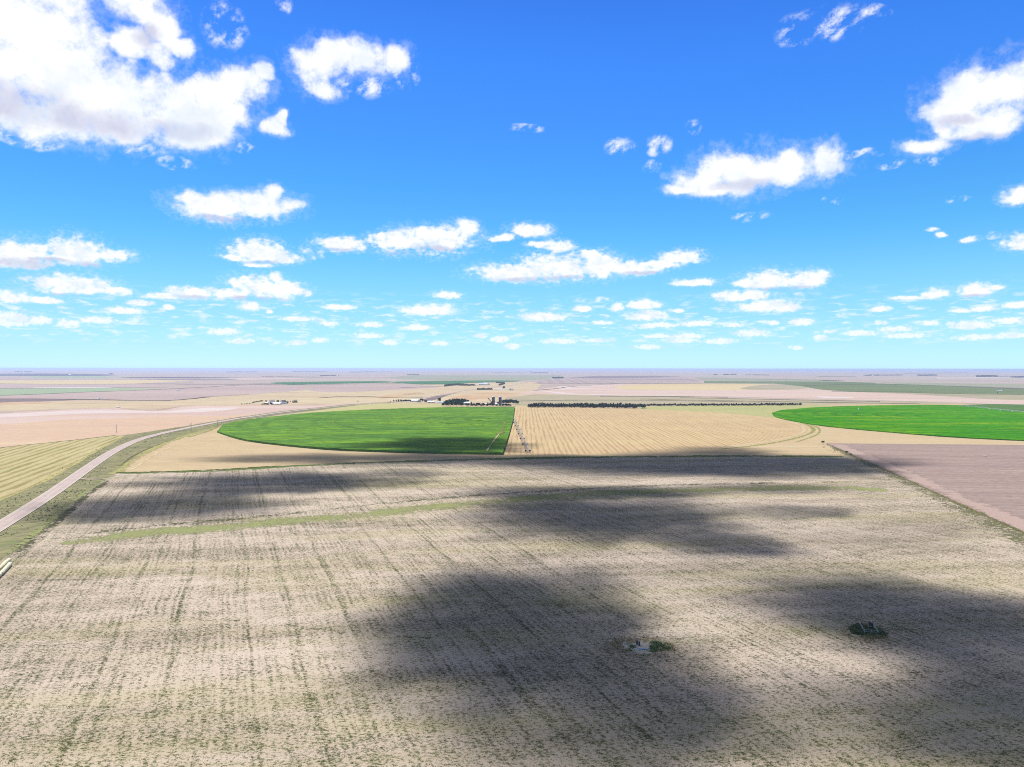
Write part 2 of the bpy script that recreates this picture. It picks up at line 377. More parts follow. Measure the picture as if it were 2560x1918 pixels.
MAUVE, PINK, CREAM, TAN = (208, 188, 186), (232, 208, 198), (236, 222, 188), (230, 208, 170)
M = {}
M['mauve'] = field_mat('mauve_fallow', A(*MAUVE), A(220, 200, 194), A(196, 178, 178), big=350, stretch=6, fine=25, fine_amt=.12)
M['mauve_stripes'] = field_mat('mauve_strip_fallow', A(196, 178, 176), A(212, 196, 190), None, big=300, fine=25, fine_amt=.12, stripe=(math.radians(88), 70, A(170, 150, 150), .6, .3))
M['pink'] = field_mat('pink_fallow', A(230, 204, 194), A(240, 218, 208), A(244, 214, 184), big=160, stretch=7, fine=14, fine_amt=.10)
M['pink_white'] = field_mat('pale_eroded_soil', A(248, 236, 234), A(238, 220, 214), None, big=60, stretch=6, fine=14, fine_amt=.08)
M['cream'] = field_mat('dry_pasture', A(238, 222, 188), A(228, 206, 176), A(216, 196, 168), big=220, stretch=4, fine=30, fine_amt=.22)
M['orange'] = field_mat('rusty_pasture', A(232, 196, 158), A(236, 212, 180), A(214, 178, 146), big=140, stretch=5, fine=20, fine_amt=.25)
M['yellow'] = field_mat('ripe_stubble', A(242, 226, 180), A(234, 212, 168), None, big=260, stretch=6, fine=20, fine_amt=.08)
M['darkblue'] = field_mat('far_cloud_shade', A(128, 122, 132), A(108, 104, 116), None, big=800, stretch=5, fine=60, fine_amt=.1)  # distant cloud shadow painted as a dark ground colour
M['olive'] = field_mat('olive_pasture', A(196, 190, 160), A(212, 200, 172), A(160, 160, 132), big=110, stretch=9, fine=22, fine_amt=.25)
M['grayolive'] = field_mat('grey_green_crop', A(176, 180, 156), A(192, 192, 170), None, big=500, stretch=5, fine=40, fine_amt=.15)
M['fargreen'] = field_mat('far_green_crop', A(84, 138, 96), A(98, 150, 104), None, big=160, stretch=4, fine=25, fine_amt=.15)
M['midgreen'] = field_mat('mid_green_crop', A(128, 146, 100), A(142, 158, 112), A(116, 138, 98), big=260, stretch=5, fine=20, fine_amt=.2)
M['palegreen'] = field_mat('pale_green_crop', A(176, 200, 164), A(190, 206, 172), None, big=300, stretch=5, fine=30, fine_amt=.12)
M['hay'] = field_mat('mown_hay', A(196, 202, 140), A(212, 208, 152), A(178, 190, 124), big=70, stretch=5, fine=9, fine_amt=.2, stripe=(math.radians(100), 14, A(222, 216, 160), .5, .3))
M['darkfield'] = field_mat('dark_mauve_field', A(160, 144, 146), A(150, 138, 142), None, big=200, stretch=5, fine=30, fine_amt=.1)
M['line'] = plain('dark_fence_line_grass', A(120, 118, 96), var=.3, scale=.1)
M['whitesoil'] = plain('white_soil', A(246, 240, 236), var=.05, scale=.02)

X0, X1 = -900, 3500
# --- far plain, left to right
sheet('far_field', [(X0,934.5),(0,934.5),(120,934),(260,936),(300,938),(250,940),(100,940.5),(0,940),(X0,941)], M['darkblue'])  # cloud shadow on the far plain, laid in as a dark sheet
sheet('far_field', [(60,941),(250,940.5),(310,942),(240,944.5),(90,944.5)], M['palegreen'])
sheet('far_field', [(300,943.5),(420,942.5),(540,943.5),(610,944.5),(500,946),(330,945.5)], M['darkblue'])  # second dark sheet in the painted cloud-shadow colour
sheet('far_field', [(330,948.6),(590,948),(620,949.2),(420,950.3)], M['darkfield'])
sheet('far_field', [(X0,952),(0,951),(330,950),(480,951.5),(400,956),(330,960),(120,961.5),(0,959),(X0,960)], M['yellow'])
sheet('far_field', [(X0,960),(0,960),(120,961.5),(330,960.5),(420,963),(300,968.5),(80,970),(0,972),(X0,974)], M['mauve'])
sheet('far_field', [(80,969.3),(270,968.4),(290,969.6),(90,970.4)], M['whitesoil'])
sheet('far_field', [(X0,974),(0,972.5),(100,971),(260,970),(400,972.5),(330,976),(200,981),(100,986),(0,990),(X0,1000)], M['palegreen'])
sheet('far_field', [(X0,1000),(0,990.5),(200,981),(400,973),(560,962),(760,966),(760,975),(620,987),(520,993),(430,1000),(360,1003),(200,999),(0,996.5),(X0,1010)], M['mauve'])
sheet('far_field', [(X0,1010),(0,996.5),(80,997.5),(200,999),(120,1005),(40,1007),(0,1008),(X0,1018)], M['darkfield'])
sheet('far_field', [(X0,1018),(0,1008),(60,1006),(180,1001),(330,1002),(430,1003),(470,1012),(430,1020),(370,1026),(300,1020),(160,1022),(0,1030),(X0,1050)], M['cream'], soft=True)
sheet('far_field', [(20,1005),(120,1004),(135,1008),(90,1010),(30,1013),(-40,1016),(-60,1012)], M['orange'], soft=True)
sheet('far_field', [(560,946),(740,945),(770,947.5),(600,949.5)], M['pink'])
# dry pasture in the middle: flat sheets, only their colour suggests rolling ground
sheet('pasture', [(430,1001),(520,992.5),(640,986),(760,976),(900,966),(1050,962),(1300,955),(1360,956),(1340,975),(1500,992),(1560,1012),(1300,1016),(1120,1016),(960,1008),(880,1010),(700,1014),(560,1014.5),(470,1018),(400,1012)], M['cream'])
sheet('pasture', [(760,976),(800,966),(900,962),(1060,963),(1120,968),(1000,974),(900,980),(820,982)], M['mauve'], soft=True)
sheet('pasture', [(1110,1000),(1160,986),(1230,980),(1290,983),(1300,990),(1200,998),(1180,1002),(1130,1004)], M['orange'], soft=True)
sheet('pasture', [(940,992),(1010,983),(1060,980),(1040,986),(990,994),(950,998)], M['orange'], soft=True)
sheet('pasture', [(1260,995),(1340,986),(1500,990),(1700,992),(1950,1000),(2150,1004),(2330,1004),(2450,1010),(2700,1016),(2700,1022),(2300,1016),(2000,1016),(1700,1018),(1400,1016),(1290,1014)], M['olive'])
# far plain on the right
sheet('far_field', [(1040,938),(1400,938),(1420,947),(1350,951),(1100,952),(1010,948),(960,944)], M['grayolive'])
sheet('far_field', [(1380,946),(1500,940),(1690,940),(1720,945),(1740,950),(1756,958.5),(1336,958.5),(1352,953)], M['mauve_stripes'])
sheet('far_field', [(1420,944.5),(1480,940.5),(1640,939.5),(1700,942),(1640,944),(1500,946)], M['darkfield'])
sheet('far_field', [(1735,944),(1800,944),(1960,947),(2060,950),(2100,953),(2040,956),(1760,952)], M['grayolive'])
sheet('far_field', [(1760,953),(1860,953.5),(2100,954.5),(2190,957),(2183,960),(1760,958.6)], M['midgreen'])
sheet('far_field', [(1900,956),(2183,958.5),(2365,964),(2560,972),(X1,1000),(X1,1022),(2560,987),(2380,984),(2258,981),(2079,978.5),(2004,966)], M['midgreen'])
sheet('far_field', [(2170,953.5),(2360,958),(2560,961),(X1,975),(X1,990),(2560,971.5),(2365,964.5),(2260,961)], M['grayolive'])
sheet('far_field', [(2365,964.2),(2460,967),(2560,970.5),(X1,996),(X1,999),(2560,972.8),(2450,968.8)], M['darkfield'])
sheet('far_field', [(2000,981),(2258,981),(2380,984.5),(2560,987.5),(X1,1023),(X1,1045),(2560,1006),(2420,994),(2300,990),(2120,986)], M['olive'])
sheet('far_field', [(1280,985),(1336,976),(1390,966.5),(1540,960),(1760,960),(1960,964),(2080,978),(2260,985),(2400,993),(2480,999),(2560,1001),(X1,1030),(X1,1060),(2560,1014),(2420,1008),(2200,1001),(2000,997),(1820,992),(1694,990.5),(1500,988),(1380,986)], M['pink'], soft=True)
sheet('far_field', [(1340,975),(1400,971),(1392,966.5),(1480,963),(1560,961.5),(1480,965.5),(1440,967),(1420,970.5),(1520,970),(1380,974.5)], M['pink_white'])
sheet('far_field', [(1345,976),(1380,979),(1450,985),(1560,987.5),(1694,988),(1690,990.3),(1520,989),(1400,985.5)], M['pink_white'])
sheet('far_field', [(2040,991.5),(2130,993.5),(2138,995),(2060,995)], M['whitesoil'])
sheet('far_field', smooth_px([(1531,967.5),(1575,961.5),(1734,958.9),(1951,961),(2040,971),(1842,976.5),(1640,976),(1553,974)]), M['yellow'])
sheet('far_field', [(1840,972),(1890,963),(1960,962),(2034,970),(1990,974.5),(1880,975.5)], M['olive'], soft=True)
sheet('far_crop', [(668,958.3),(691,956.2),(818,954),(950,953),(985,954.5),(974,956.6),(850,959.5),(726,962.3)], M['fargreen'], kind='stuff')
sheet('far_crop', [(978,957),(990,954.2),(1140,952),(1230,951.2),(1305,951.8),(1290,954.4),(1180,957.5),(1140,961),(1050,961.5)], M['fargreen'], kind='stuff')
sheet('far_field', [(2340,945),(2450,944.3),(2560,944.6),(2560,945.4),(2440,945.6),(2340,946)], M['whitesoil'])
# blue-green hills where the plain ends
for i, (xa, xb, d, hgt, col) in enumerate([(700, 1650, 34000, 26, (150, 160, 150)), (1500, 3300, 38000, 34, (150, 158, 150)), (-900, 900, 42000, 16, (180, 170, 170)), (1850, 3400, 27000, 14, (150, 150, 145))]):
    hm = plain('hill_grass_%d' % i, A(*col), var=.2, scale=.0006)
    xs = np.linspace((xa - 1280) / F * d, (xb - 1280) / F * d, 60)
    V, Fc = [], []
    for k, x in enumerate(xs):
        e = math.sin(PI * k / 59) ** .5
        hz = hgt * e * (0.55 + 0.45 * noise.noise(Vector((x * .0004, i * 7.1, 0))) + .25 * noise.noise(Vector((x * .0013, i, 3))))
        hz = max(hz, 0.3)
        for (yy, f) in ((-2500, 0), (-900, .75), (0, 1), (1200, .7), (3000, 0)): V.append((x, d + yy, 0.0 if f == 0 else hz * f))
        if k:
            for j in range(4): a = 5 * (k - 1) + j; Fc.append((a, a + 5, a + 6, a + 1))
    tag(mesh('hills', V, Fc, [hm], smooth=True), kind='structure')

# --- pink fallow beyond the road, left
sheet('fallow_field', [(X0,1090),(-300,1050),(0,1033),(174,1023),(290,1020.5),(376,1027),(434,1019),(492,1014),(640,1013.5),(780,1013),(934,1007),(900,1012),(700,1029),(579,1048),(463,1068),(376,1083),(330,1086),(203,1099),(0,1119.5),(-300,1160),(X0,1260)], M['pink'])
M['orangefield'] = field_mat('peach_fallow', A(240, 212, 184), A(236, 204, 182), A(244, 222, 190), big=90, stretch=10, ang=math.radians(15), fine=10, fine_amt=.15)
sheet('fallow_field', [(X0,1130),(-300,1080),(0,1062),(160,1050),(400,1042),(560,1040),(640,1035),(600,1044),(463,1068),(376,1083),(330,1086),(203,1099),(0,1119.5),(-300,1160),(X0,1260)], M['orangefield'], soft=False)
sheet('fallow_field', [(X0,1060),(-200,1042),(0,1036),(160,1028),(240,1024),(320,1026),(400,1030),(480,1022),(620,1016),(560,1028),(420,1034),(300,1033),(160,1036),(0,1045),(-300,1060)], M['pink_white'], soft=True)
ribbon('field_edge', [(-200,1050),(0,1033),(174,1023.5),(290,1021),(376,1027.5),(434,1019.5),(492,1014.5),(640,1014),(800,1013)], 9, fray_mat('field_edge_grass', A(150, 140, 110), A(190, 178, 130), cover=.8, scale=.06))

# --- verges, beige margins and the big pivot circle
M['verge'] = field_mat('verge_grass', A(160, 160, 126), A(184, 180, 138), A(146, 166, 100), big=14, stretch=3, ang=math.radians(50), fine=3.5, fine_amt=.45, speck=(A(214, 200, 160), .12, .63))
sheet('verge', [(-900,1720),(0,1254),(116,1205),(174,1171),(246,1128),(304,1096),(320,1088),(203,1099),(330,1086),(463,1066),(579,1046),(700,1029),(862,1012),(975,1005),(975,1009),(862,1018),(700,1036),(600,1053),(545,1070),(470,1094),(404,1112),(345,1142),(300,1175),(290,1184),(246,1212),(185,1250),(108,1330),(54,1370),(0,1408),(-700,1900)], M['verge'])
M['margin'] = field_mat('beige_stubble', A(232, 212, 172), A(226, 202, 166), A(238, 222, 186), big=50, stretch=6, ang=0.05, fine=5, fine_amt=.16, stripe=(math.radians(-4), 9, A(206, 184, 150), .35, .5))
sheet('stubble_margin', [(290,1186),(300,1172),(345,1140),(404,1110),(463,1088),(541,1068),(600,1052),(662,1045),(934,1009),(1108,1011),(1320,1014),(1600,1016),(2005,1012),(2400,1010),(2560,1016),(X1,1060),(X1,1180),(2560,1116),(2067,1112),(2150,1150),(2100,1146),(1700,1146),(1300,1150),(1100,1156),(900,1163),(700,1172),(420,1186)], M['margin'])
M['palehay'] = field_mat('pale_hay', A(214, 212, 152), A(226, 216, 164), A(198, 204, 140), big=60, stretch=5, fine=8, fine_amt=.15)
sheet('hay_field', [(598,1055),(662,1044),(780,1028),(934,1008.5),(1108,1010.5),(1106,1018),(1140,1022),(992,1026),(847,1033),(760,1039),(662,1049)], M['palehay'])
sheet('hay_field', [(1600,1018),(1700,1015),(2005,1012.5),(2080,1012),(2040,1020),(1954,1028),(1930,1035),(1945,1047),(1975,1054),(1960,1052),(1878,1041),(1806,1035),(1698,1030),(1589,1026)], M['hay'])
M['trackgrass'] = field_mat('track_grass', A(178, 180, 116), A(206, 194, 142), None, big=20, fine=4, fine_amt=.2)
TANP = [(1288,1019.8),(1440,1020),(1589,1023),(1698,1027.3),(1806,1032.7),(1878.6,1039),(1951,1047),(1987,1056),(2014,1066),(2022,1074),(2018,1082),(1987,1094),(1915,1108),(1806,1119),(1661,1129),(1481,1136),(1300,1139),(1257,1138)]
GREENP = [(543,1082.5),(587,1098),(630,1107),(731,1118.7),(832,1127.4),(963,1132.5),(1140,1136.5),(1257,1138),(1271,1095),(1283,1052),(1286.5,1020.3),(1140,1020.5),(992,1024),(847,1030.5),(760,1036.5),(662,1047),(598,1055.5),(558,1065)]
CEN = G(1284.5, 1052)
RAD = 0.5 * ((G(543, 1080) - CEN).length + (G(1300, 1139) - CEN).length)
ringpts = [CEN + Vector((math.sin(a), math.cos(a), 0)) * (RAD + 4) for a in np.linspace(-2.2, 2.6, 90)]
tan_a = dirang((1257, 1138), (1288, 1020))
M['tan'] = field_mat('striped_tan_stubble', A(238, 216, 170), A(230, 204, 164), None, big=90, stretch=3, fine=4, fine_amt=.12, stripe=(tan_a, 5.6, A(190, 158, 118), .68, .35))
def curve_px(pts): return [pts[0]] + sum([[(a[0]*.75+b[0]*.25, a[1]*.75+b[1]*.25), (a[0]*.25+b[0]*.75, a[1]*.25+b[1]*.75)] for a, b in zip(pts[:-1], pts[1:])], []) + [pts[-1]]
sheet('striped_stubble_circle', curve_px(curve_px(TANP)), M['tan'])
M['edgetrack'] = fray_mat('circle_edge_track', A(240, 222, 184), A(226, 200, 160), cover=1.1, scale=.2)
ribbon('circle_edge', [(1700,1127),(1806,1118),(1915,1106),(1980,1092),(2008,1081),(2012,1073),(2004,1064),(1978,1055),(1940,1047)], 10, M['edgetrack'])
M['edgegreen'] = fray_mat('green_track_grass', A(150, 166, 84), A(188, 186, 116), cover=.95, scale=.2)
ribbon('circle_edge', [(1800,1124),(1915,1112),(1990,1097),(2030,1083),(2036,1075),(2026,1065),(1995,1054)], 9, M['edgegreen'])
ribbon('circle_edge', [(1990,1106),(2040,1090),(2052,1078),(2044,1068),(2020,1060)], 5, M['edgegreen'])
for k, (a, b, c) in enumerate([((436,1090),(500,1074),(560,1060)), ((470,1094),(520,1080),(548,1066))]):
    ribbon('circle_edge', [a, b, c], 7, M['edgegreen'])

# tall green crop of the half circle: a block of standing plants with a ragged edge
def crop_block(name, px, hgt, topm, cell=9.0):
    P = [G(*p) for p in px]
    P = resample([Vector((p.x, p.y, 0)) for p in P + [P[0]]], 5.0)[:-1]
    xs = np.array([p.x for p in P]); ys = np.array([p.y for p in P])
    bm = bmesh.new()
    base = [bm.verts.new((p.x, p.y, 0.05)) for p in P]
    top = [bm.verts.new((p.x, p.y, hgt * (0.92 + .22 * random.random()))) for p in P]
    n = len(P)
    area = sum(P[i].x * P[(i+1) % n].y - P[(i+1) % n].x * P[i].y for i in range(n))
    for i in range(n):
        j = (i + 1) % n
        bm.faces.new((base[i], base[j], top[j], top[i]) if area > 0 else (base[i], top[i], top[j], base[j]))
    tris = tessellate_polygon([[Vector((p.x, p.y, 0)) for p in P]])
    tf = []
    for t in tris:
        a, b, c = (P[i] for i in t)
        if (b - a).cross(c - a).z < 0: t = t[::-1]
        try: tf.append(bm.faces.new([top[i] for i in t]))
        except ValueError: pass
    o = from_bm(name, bm, topm); o['kind'] = 'stuff'
    return o
def crop_mat(name, c1, c2, c3, cen, ringc, big, side):
    m = field_mat(name, c1, c2, c3, big=big, stretch=4, fine=5.5, fine_amt=.55, ring=(cen, 33.0, ringc, .5), bump=.7, c3_thr=(.48, .66))
    return m
M['corn'] = crop_mat('standing_green_crop', A(106, 158, 72), A(128, 180, 70), A(156, 204, 62), CEN, A(82, 128, 64), 48, 1)
crop_block('green_crop', curve_px(GREENP[:7]) + GREENP[7:11] + curve_px(GREENP[11:]), 2.4, M['corn'])
M['arc'] = fray_mat('worn_wheel_track', A(184, 196, 96), A(150, 178, 80), cover=.8, scale=.3)
def arc(r, a0, a1, wd, mat, z):
    ribbon('crop_wheel_track', [CEN + Vector((math.sin(a), math.cos(a), 0)) * r for a in np.linspace(a0, a1, 24)], wd, mat, world=True, z=z)
for px, sp in (((832,1062), .32), ((1010,1060), .30), ((1045,1059), .35), ((1085,1057), .35)):
    p = G(*px) - CEN; a = math.atan2(p.x, p.y)
    arc(p.length, a - sp, a + sp * .8, 3.0, M['arc'], 2.75)
M['dkgreen'] = fray_mat('lush_wheel_track', A(44, 96, 40), A(58, 116, 46), cover=.9, scale=.2)
for px, s0, s1 in (((1190,1054), .1, 1.4), ((1085,1057), .0, .9)):
    p = G(*px) - CEN; a = math.atan2(p.x, p.y)
    arc(p.length, a - s1, a - s0, 4.0, M['dkgreen'], 2.74)
M['path'] = fray_mat('pale_dirt_path', A(236, 222, 176), A(214, 196, 150), cover=1.25, scale=.3)
ribbon('crop_path', [(1247,1091),(1230,1114),(1217,1134)], 2.2, M['path'], z=2.78)
ribbon('crop_path', [(1262,1060),(1258,1080),(1247,1092)], 12, fray_mat('thin_crop', A(150, 164, 92), A(170, 170, 100), cover=.7, scale=.15), z=2.76)
ribbon('crop_path', [(1258,1088.5),(1245,1089),(1232,1088)], 4, M['dkgreen'], z=2.77)

# bright green circle on the right and the hazy crop beside it
M['bright'] = crop_mat('bright_green_crop', A(74, 166, 4), A(96, 182, 4), A(150, 198, 20), G(2420, 1045), A(40, 116, 36), 90, 1)
BR = [(1930,1034),(1934,1041),(1945,1046.5),(1980,1054),(2049,1066),(2138,1075),(2258,1085.5),(2377,1095),(2560,1104),(2800,1112),(3050,1112),(3250,1090),(3200,1060),(2900,1044),(2560,1034),(2467,1022),(2400,1014.3),(2288,1013.8),(2168,1015.5),(2049,1019),(1954,1027)]
M['bluegreen'] = field_mat('blue_green_crop', A(100, 140, 80), A(112, 150, 84), None, big=120, stretch=5, fine=9, fine_amt=.3)
sheet('second_crop', [(2390,1013.5),(2480,1010.5),(2700,1014),(X1,1040),(X1,1090),(3200,1062),(2900,1046),(2560,1036),(2467,1024)], M['bluegreen'], kind='stuff')
crop_block('bright_crop', curve_px(BR), 1.6, M['bright'])

# --- purple-brown bare field right, yellow stubble left of the road
M['bare'] = field_mat('purple_brown_bare_soil', A(202, 180, 172), A(188, 168, 162), A(210, 188, 178), big=30, stretch=9, ang=math.radians(-8), fine=2.6, fine_amt=.35, stripe=(math.radians(-8), 11, A(164, 146, 146), .4, .3), bump=.2)
fr = [(2067,1110),(2147,1146),(2243,1189),(2317,1223),(2407,1266.5),(2481,1298),(2560,1334),(2750,1424),(3100,1600)]
sheet('bare_field', [(2067,1109),(2300,1111),(2560,1113.5),(X1,1150),(X1,1800),(3100,1600)] + fr[::-1], M['bare'])
M['barestrip'] = fray_mat('pale_headland_soil', A(212, 188, 178), A(202, 180, 172), cover=1.2, scale=.12)
ribbon('bare_headland', [(2090,1112),(2175,1146),(2275,1190),(2350,1222),(2440,1264),(2520,1296),(2620,1345),(2800,1428)], 22, M['barestrip'])
sa = dirang((0, 1181), (260, 1094))
M['leftstubble'] = field_mat('swathed_yellow_stubble', A(226, 214, 164), A(218, 206, 158), A(208, 208, 150), big=40, stretch=6, ang=sa, fine=3, fine_amt=.22, stripe=(sa, 9.0, A(168, 158, 104), .85, .25))
sheet('yellow_stubble_field', [(-900,1330),(-300,1170),(0,1119.5),(203,1099),(290,1089),(318,1090),(304,1096),(246,1128),(174,1171),(116,1205),(0,1254),(-900,1720)], M['leftstubble'])
ribbon('field_edge', [(-300,1168),(0,1119.5),(100,1110),(203,1099),(290,1089)], 7, fray_mat('dark_edge_weeds', A(112, 104, 78), A(140, 136, 92), cover=1.0, scale=.15))
ribbon('field_edge', [(0,1252),(116,1203),(174,1169),(246,1126),(304,1095)], 7, fray_mat('pale_edge_grass', A(220, 208, 150), A(196, 196, 122), cover=.8, scale=.15))

ribbon('field_edge', [(286,1186),(300,1173),(345,1141),(404,1111),(463,1090),(541,1070)], 16, fray_mat('fading_edge_grass', A(206, 200, 142), A(180, 184, 116), cover=.80, scale=.12))
ribbon('field_edge', [(300,1166),(336,1138),(372,1122),(404,1110),(440,1096)], 4, fray_mat('washed_gully', A(140, 128, 96), A(120, 112, 84), cover=.8, scale=.2))
ribbon('field_edge', [(330,1176),(380,1140),(430,1116),(490,1098)], 3.5, fray_mat('headland_row', A(246, 230, 190), A(236, 216, 172), cover=.9, scale=.2))
fl = fray_mat('far_boundary_grass', A(118, 114, 100), A(100, 102, 84), cover=1.25, scale=.012)
for wd, pts in [(26,[(X0,960.5),(0,959),(120,961),(330,960.5),(480,957)]),(24,[(X0,974),(0,972),(260,970),(420,968)]),(20,[(X0,1001),(0,990.3),(200,981),(420,973.5),(600,963)]),(16,[(X0,1010),(0,996.3),(200,998.6),(330,1001.5),(430,1002.5),(520,993)]),(40,[(X0,946),(0,945),(240,944.8),(480,945.2)]),(24,[(440,960.5),(540,962.5),(668,959)]),
                (22,[(590,963.5),(668,961),(726,963.2),(850,961),(1000,959)]),(14,[(1000,970),(1080,966),(1130,968)]),(14,[(800,995),(880,990),(980,995),(1060,994)]),(16,[(1336,976.4),(1400,971.2),(1420,966.6),(1540,960)]),(28,[(1330,959),(1500,959.2),(1760,959.4)]),(60,[(1500,949),(1690,949.4),(1740,951)]),(40,[(1740,947.5),(1900,948.2),(2060,951)]),
                (30,[(2004,964.6),(2183,959.6),(2365,965),(2560,973)]),(24,[(2079,979),(2258,981.4),(2380,984.8),(2560,987.8)]),(12,[(1300,1003),(1480,1000),(1700,1002),(1900,1006)]),(12,[(1600,998),(1850,1003),(2100,1007),(2300,1010)]),(14,[(1700,994.5),(1900,998.5),(2200,1004)]),(50,[(2200,935),(2330,934),(2500,932.5)]),(30,[(1500,990.6),(1694,991.6),(1820,993.6)])]:
    ribbon('far_field_edge', pts, wd * 1.5, fl)
# --- the near field
NA = math.radians(90 + 21.5)
def near_mat():
    m, t, b = base_mat('weedy_stubble'); g = t.node('ShaderNodeNewGeometry'); P = g.outputs['Position']
    big = t.noise(t.mapping(P, math.radians(-6), (1 / 5.0, 1, 1)), 1 / 24.0, 5, 0.6)
    mid = t.noise(t.mapping(P, math.radians(-10), (1 / 2.4, 1, 1)), 1 / 5.5, 4, 0.65)
    col = t.mix(t.ss(big, .36, .64), A(242, 225, 209), A(222, 205, 187))
    yel = t.noise(t.v('ADD', t.mapping(P, math.radians(-5), (1 / 5.0, 1, 1)), (91, 13, 0)), 1 / 36.0, 5, .6)
    col = t.mix(t.m('MULTIPLY', t.ss(yel, .47, .70), .44), col, A(204, 196, 142))
    r = t.node('ShaderNodeVectorRotate', rotation_type='Z_AXIS'); t.put(r.inputs['Vector'], P); r.inputs['Angle'].default_value = -NA
    s = t.node('ShaderNodeSeparateXYZ'); t.put(s.inputs[0], r.outputs[0])
    wob = t.m('MULTIPLY_ADD', t.noise(t.v('MULTIPLY', r.outputs[0], (.01, .05, 1)), 1.0, 3), 9.0, s.outputs[1])
    row = t.m('SINE', t.m('MULTIPLY', wob, 2 * PI / 2.1))
    row2 = t.m('SINE', t.m('MULTIPLY', wob, 2 * PI / 6.4))
    tram = t.m('SINE', t.m('MULTIPLY', wob, 2 * PI / 17.0))
    tram2 = t.m('SINE', t.m('MULTIPLY_ADD', wob, 2 * PI / 11.3, 1.2))
    tl = t.m('MAXIMUM', t.ss(tram, .90, .99), t.m('MULTIPLY', t.ss(tram2, .92, .995), .7))
    sx = t.node('ShaderNodeSeparateXYZ'); t.put(sx.inputs[0], P)
    leftish = t.ss(sx.outputs[0], 90.0, -30.0, .30, 1.0)
    tl = t.m('MULTIPLY', t.m('MULTIPLY', tl, leftish), t.ss(t.noise(t.v('MULTIPLY', r.outputs[0], (.03, .2, 1)), 1.0, 4), .36, .58))
    rw = t.v('MULTIPLY', t.mapping(P, .12, (.7, 1, 1)), (1, 1, 1))
    clump = t.noise(rw, 1.55, 4, .68)
    clump2 = t.noise(P, 3.6, 3, .62)
    streak = t.noise(t.v('MULTIPLY', r.outputs[0], (.06, .9, 1)), 1.0, 3, .6)
    dens = t.m('ADD', t.m('MULTIPLY', t.m('SUBTRACT', mid, .5), .24), t.m('ADD', t.m('MULTIPLY', t.m('SUBTRACT', big, .5), .20), t.m('MULTIPLY', tl, .065)))
    dens = t.m('ADD', dens, t.m('ADD', t.m('MULTIPLY', t.m('MULTIPLY', row, t.ss(t.noise(P, .035, 3), .42, .62)), .035), t.m('ADD', t.m('MULTIPLY', row2, .014), t.m('MULTIPLY', t.m('SUBTRACT', streak, .5), .15))))
    cl = t.m('ADD', t.m('MULTIPLY_ADD', t.m('SUBTRACT', t.m('ADD', t.m('MULTIPLY', clump, .62), t.m('MULTIPLY', clump2, .38)), .5), 1.35, .5), dens)
    g1 = t.mix(t.ss(yel, .44, .62), A(134, 132, 108), A(144, 146, 96))
    col = t.mix(t.m('MULTIPLY', t.ss(cl, .45, .585), .80), col, g1)
    col = t.mix(t.m('MULTIPLY', t.ss(cl, .555, .66), .9), col, A(80, 88, 60))
    lit = t.noise(rw, 2.1, 4, .7)
    col = t.mix(t.m('MULTIPLY', t.ss(lit, .54, .68), .50), col, A(250, 240, 222))
    t.put(b.inputs['Base Color'], col)
    bp = t.node('ShaderNodeBump'); bp.inputs['Distance'].default_value = .30; bp.inputs['Strength'].default_value = .7
    t.put(bp.inputs['Height'], cl); t.l.new(bp.outputs[0], b.inputs['Normal'])
    return m
M['near'] = near_mat()
ne = [(290,1184),(420,1181),(547,1176),(610,1171.5),(700,1166.5),(900,1157),(1100,1150),(1300,1145),(1500,1142),(1700,1139.5),(1900,1138.5),(2060,1140),(2140,1143)]
nf_pts = [G(*p) for p in [(290,1184),(246,1210),(185,1250),(108,1329),(54,1368),(0,1405)]]
d_ = (nf_pts[-1] - nf_pts[-2]).normalized()
nf_pts += [nf_pts[-1] + d_ * 90, Vector((-130, -60, 0)), Vector((420, -60, 0))]
nf_pts += [G(*p) for p in ([(3100,1601)] + fr[::-1][1:-2] + [(2140,1143)])] + [G(*p) for p in ne[::-1][1:-1]]
sheet_w('stubble_field', nf_pts, M['near'])

M['weedgreen'] = fray_mat('pale_green_weed_band', A(180, 184, 132), A(160, 170, 112), cover=.86, scale=.34, grain=.8)
M['weeddark'] = fray_mat('dark_weed_band', A(92, 98, 74), A(120, 122, 90), cover=.75, scale=.3, grain=.9)
M['weedwide'] = fray_mat('boundary_green_strip', A(120, 144, 74), A(96, 122, 66), cover=.95, scale=.1, grain=.6)
ribbon('weed_strip', [(150,1362),(347,1336),(600,1317),(871,1294),(1142,1265),(1368,1241),(1600,1231),(1900,1223),(2130,1222),(2220,1228)], 32, M['weedgreen'])
ribbon('weed_strip', [(120,1350),(350,1320),(600,1300),(871,1270),(1142,1243),(1368,1229),(1600,1216),(1900,1210),(2130,1206)], 17, fray_mat('speckled_weed_band', A(98, 104, 78), A(128, 130, 98), cover=.50, scale=.5, grain=.9))
ribbon('weed_strip', [(290,1184),(420,1182),(547,1178),(700,1168),(900,1159),(1100,1152),(1300,1147),(1500,1144),(1700,1142),(1900,1141),(2110,1143)], 20, M['weedwide'])
ribbon('weed_strip', [(290,1183),(420,1180.5),(547,1175.5),(700,1166)], 7, fray_mat('dark_boundary_weeds', A(96, 92, 64), A(84, 96, 56), cover=1.05, scale=.2))
M['weedthin'] = fray_mat('sparse_weed_line', A(104, 108, 76), A(128, 130, 92), cover=.42, scale=.35, grain=.9)
ribbon('weed_strip', [(60,1456),(150,1452),(231,1453)], 5, M['weedthin'])
ribbon('weed_strip', [(380,1549),(579,1553),(723,1569),(868,1586),(1100,1603)], 8, M['weedthin'])
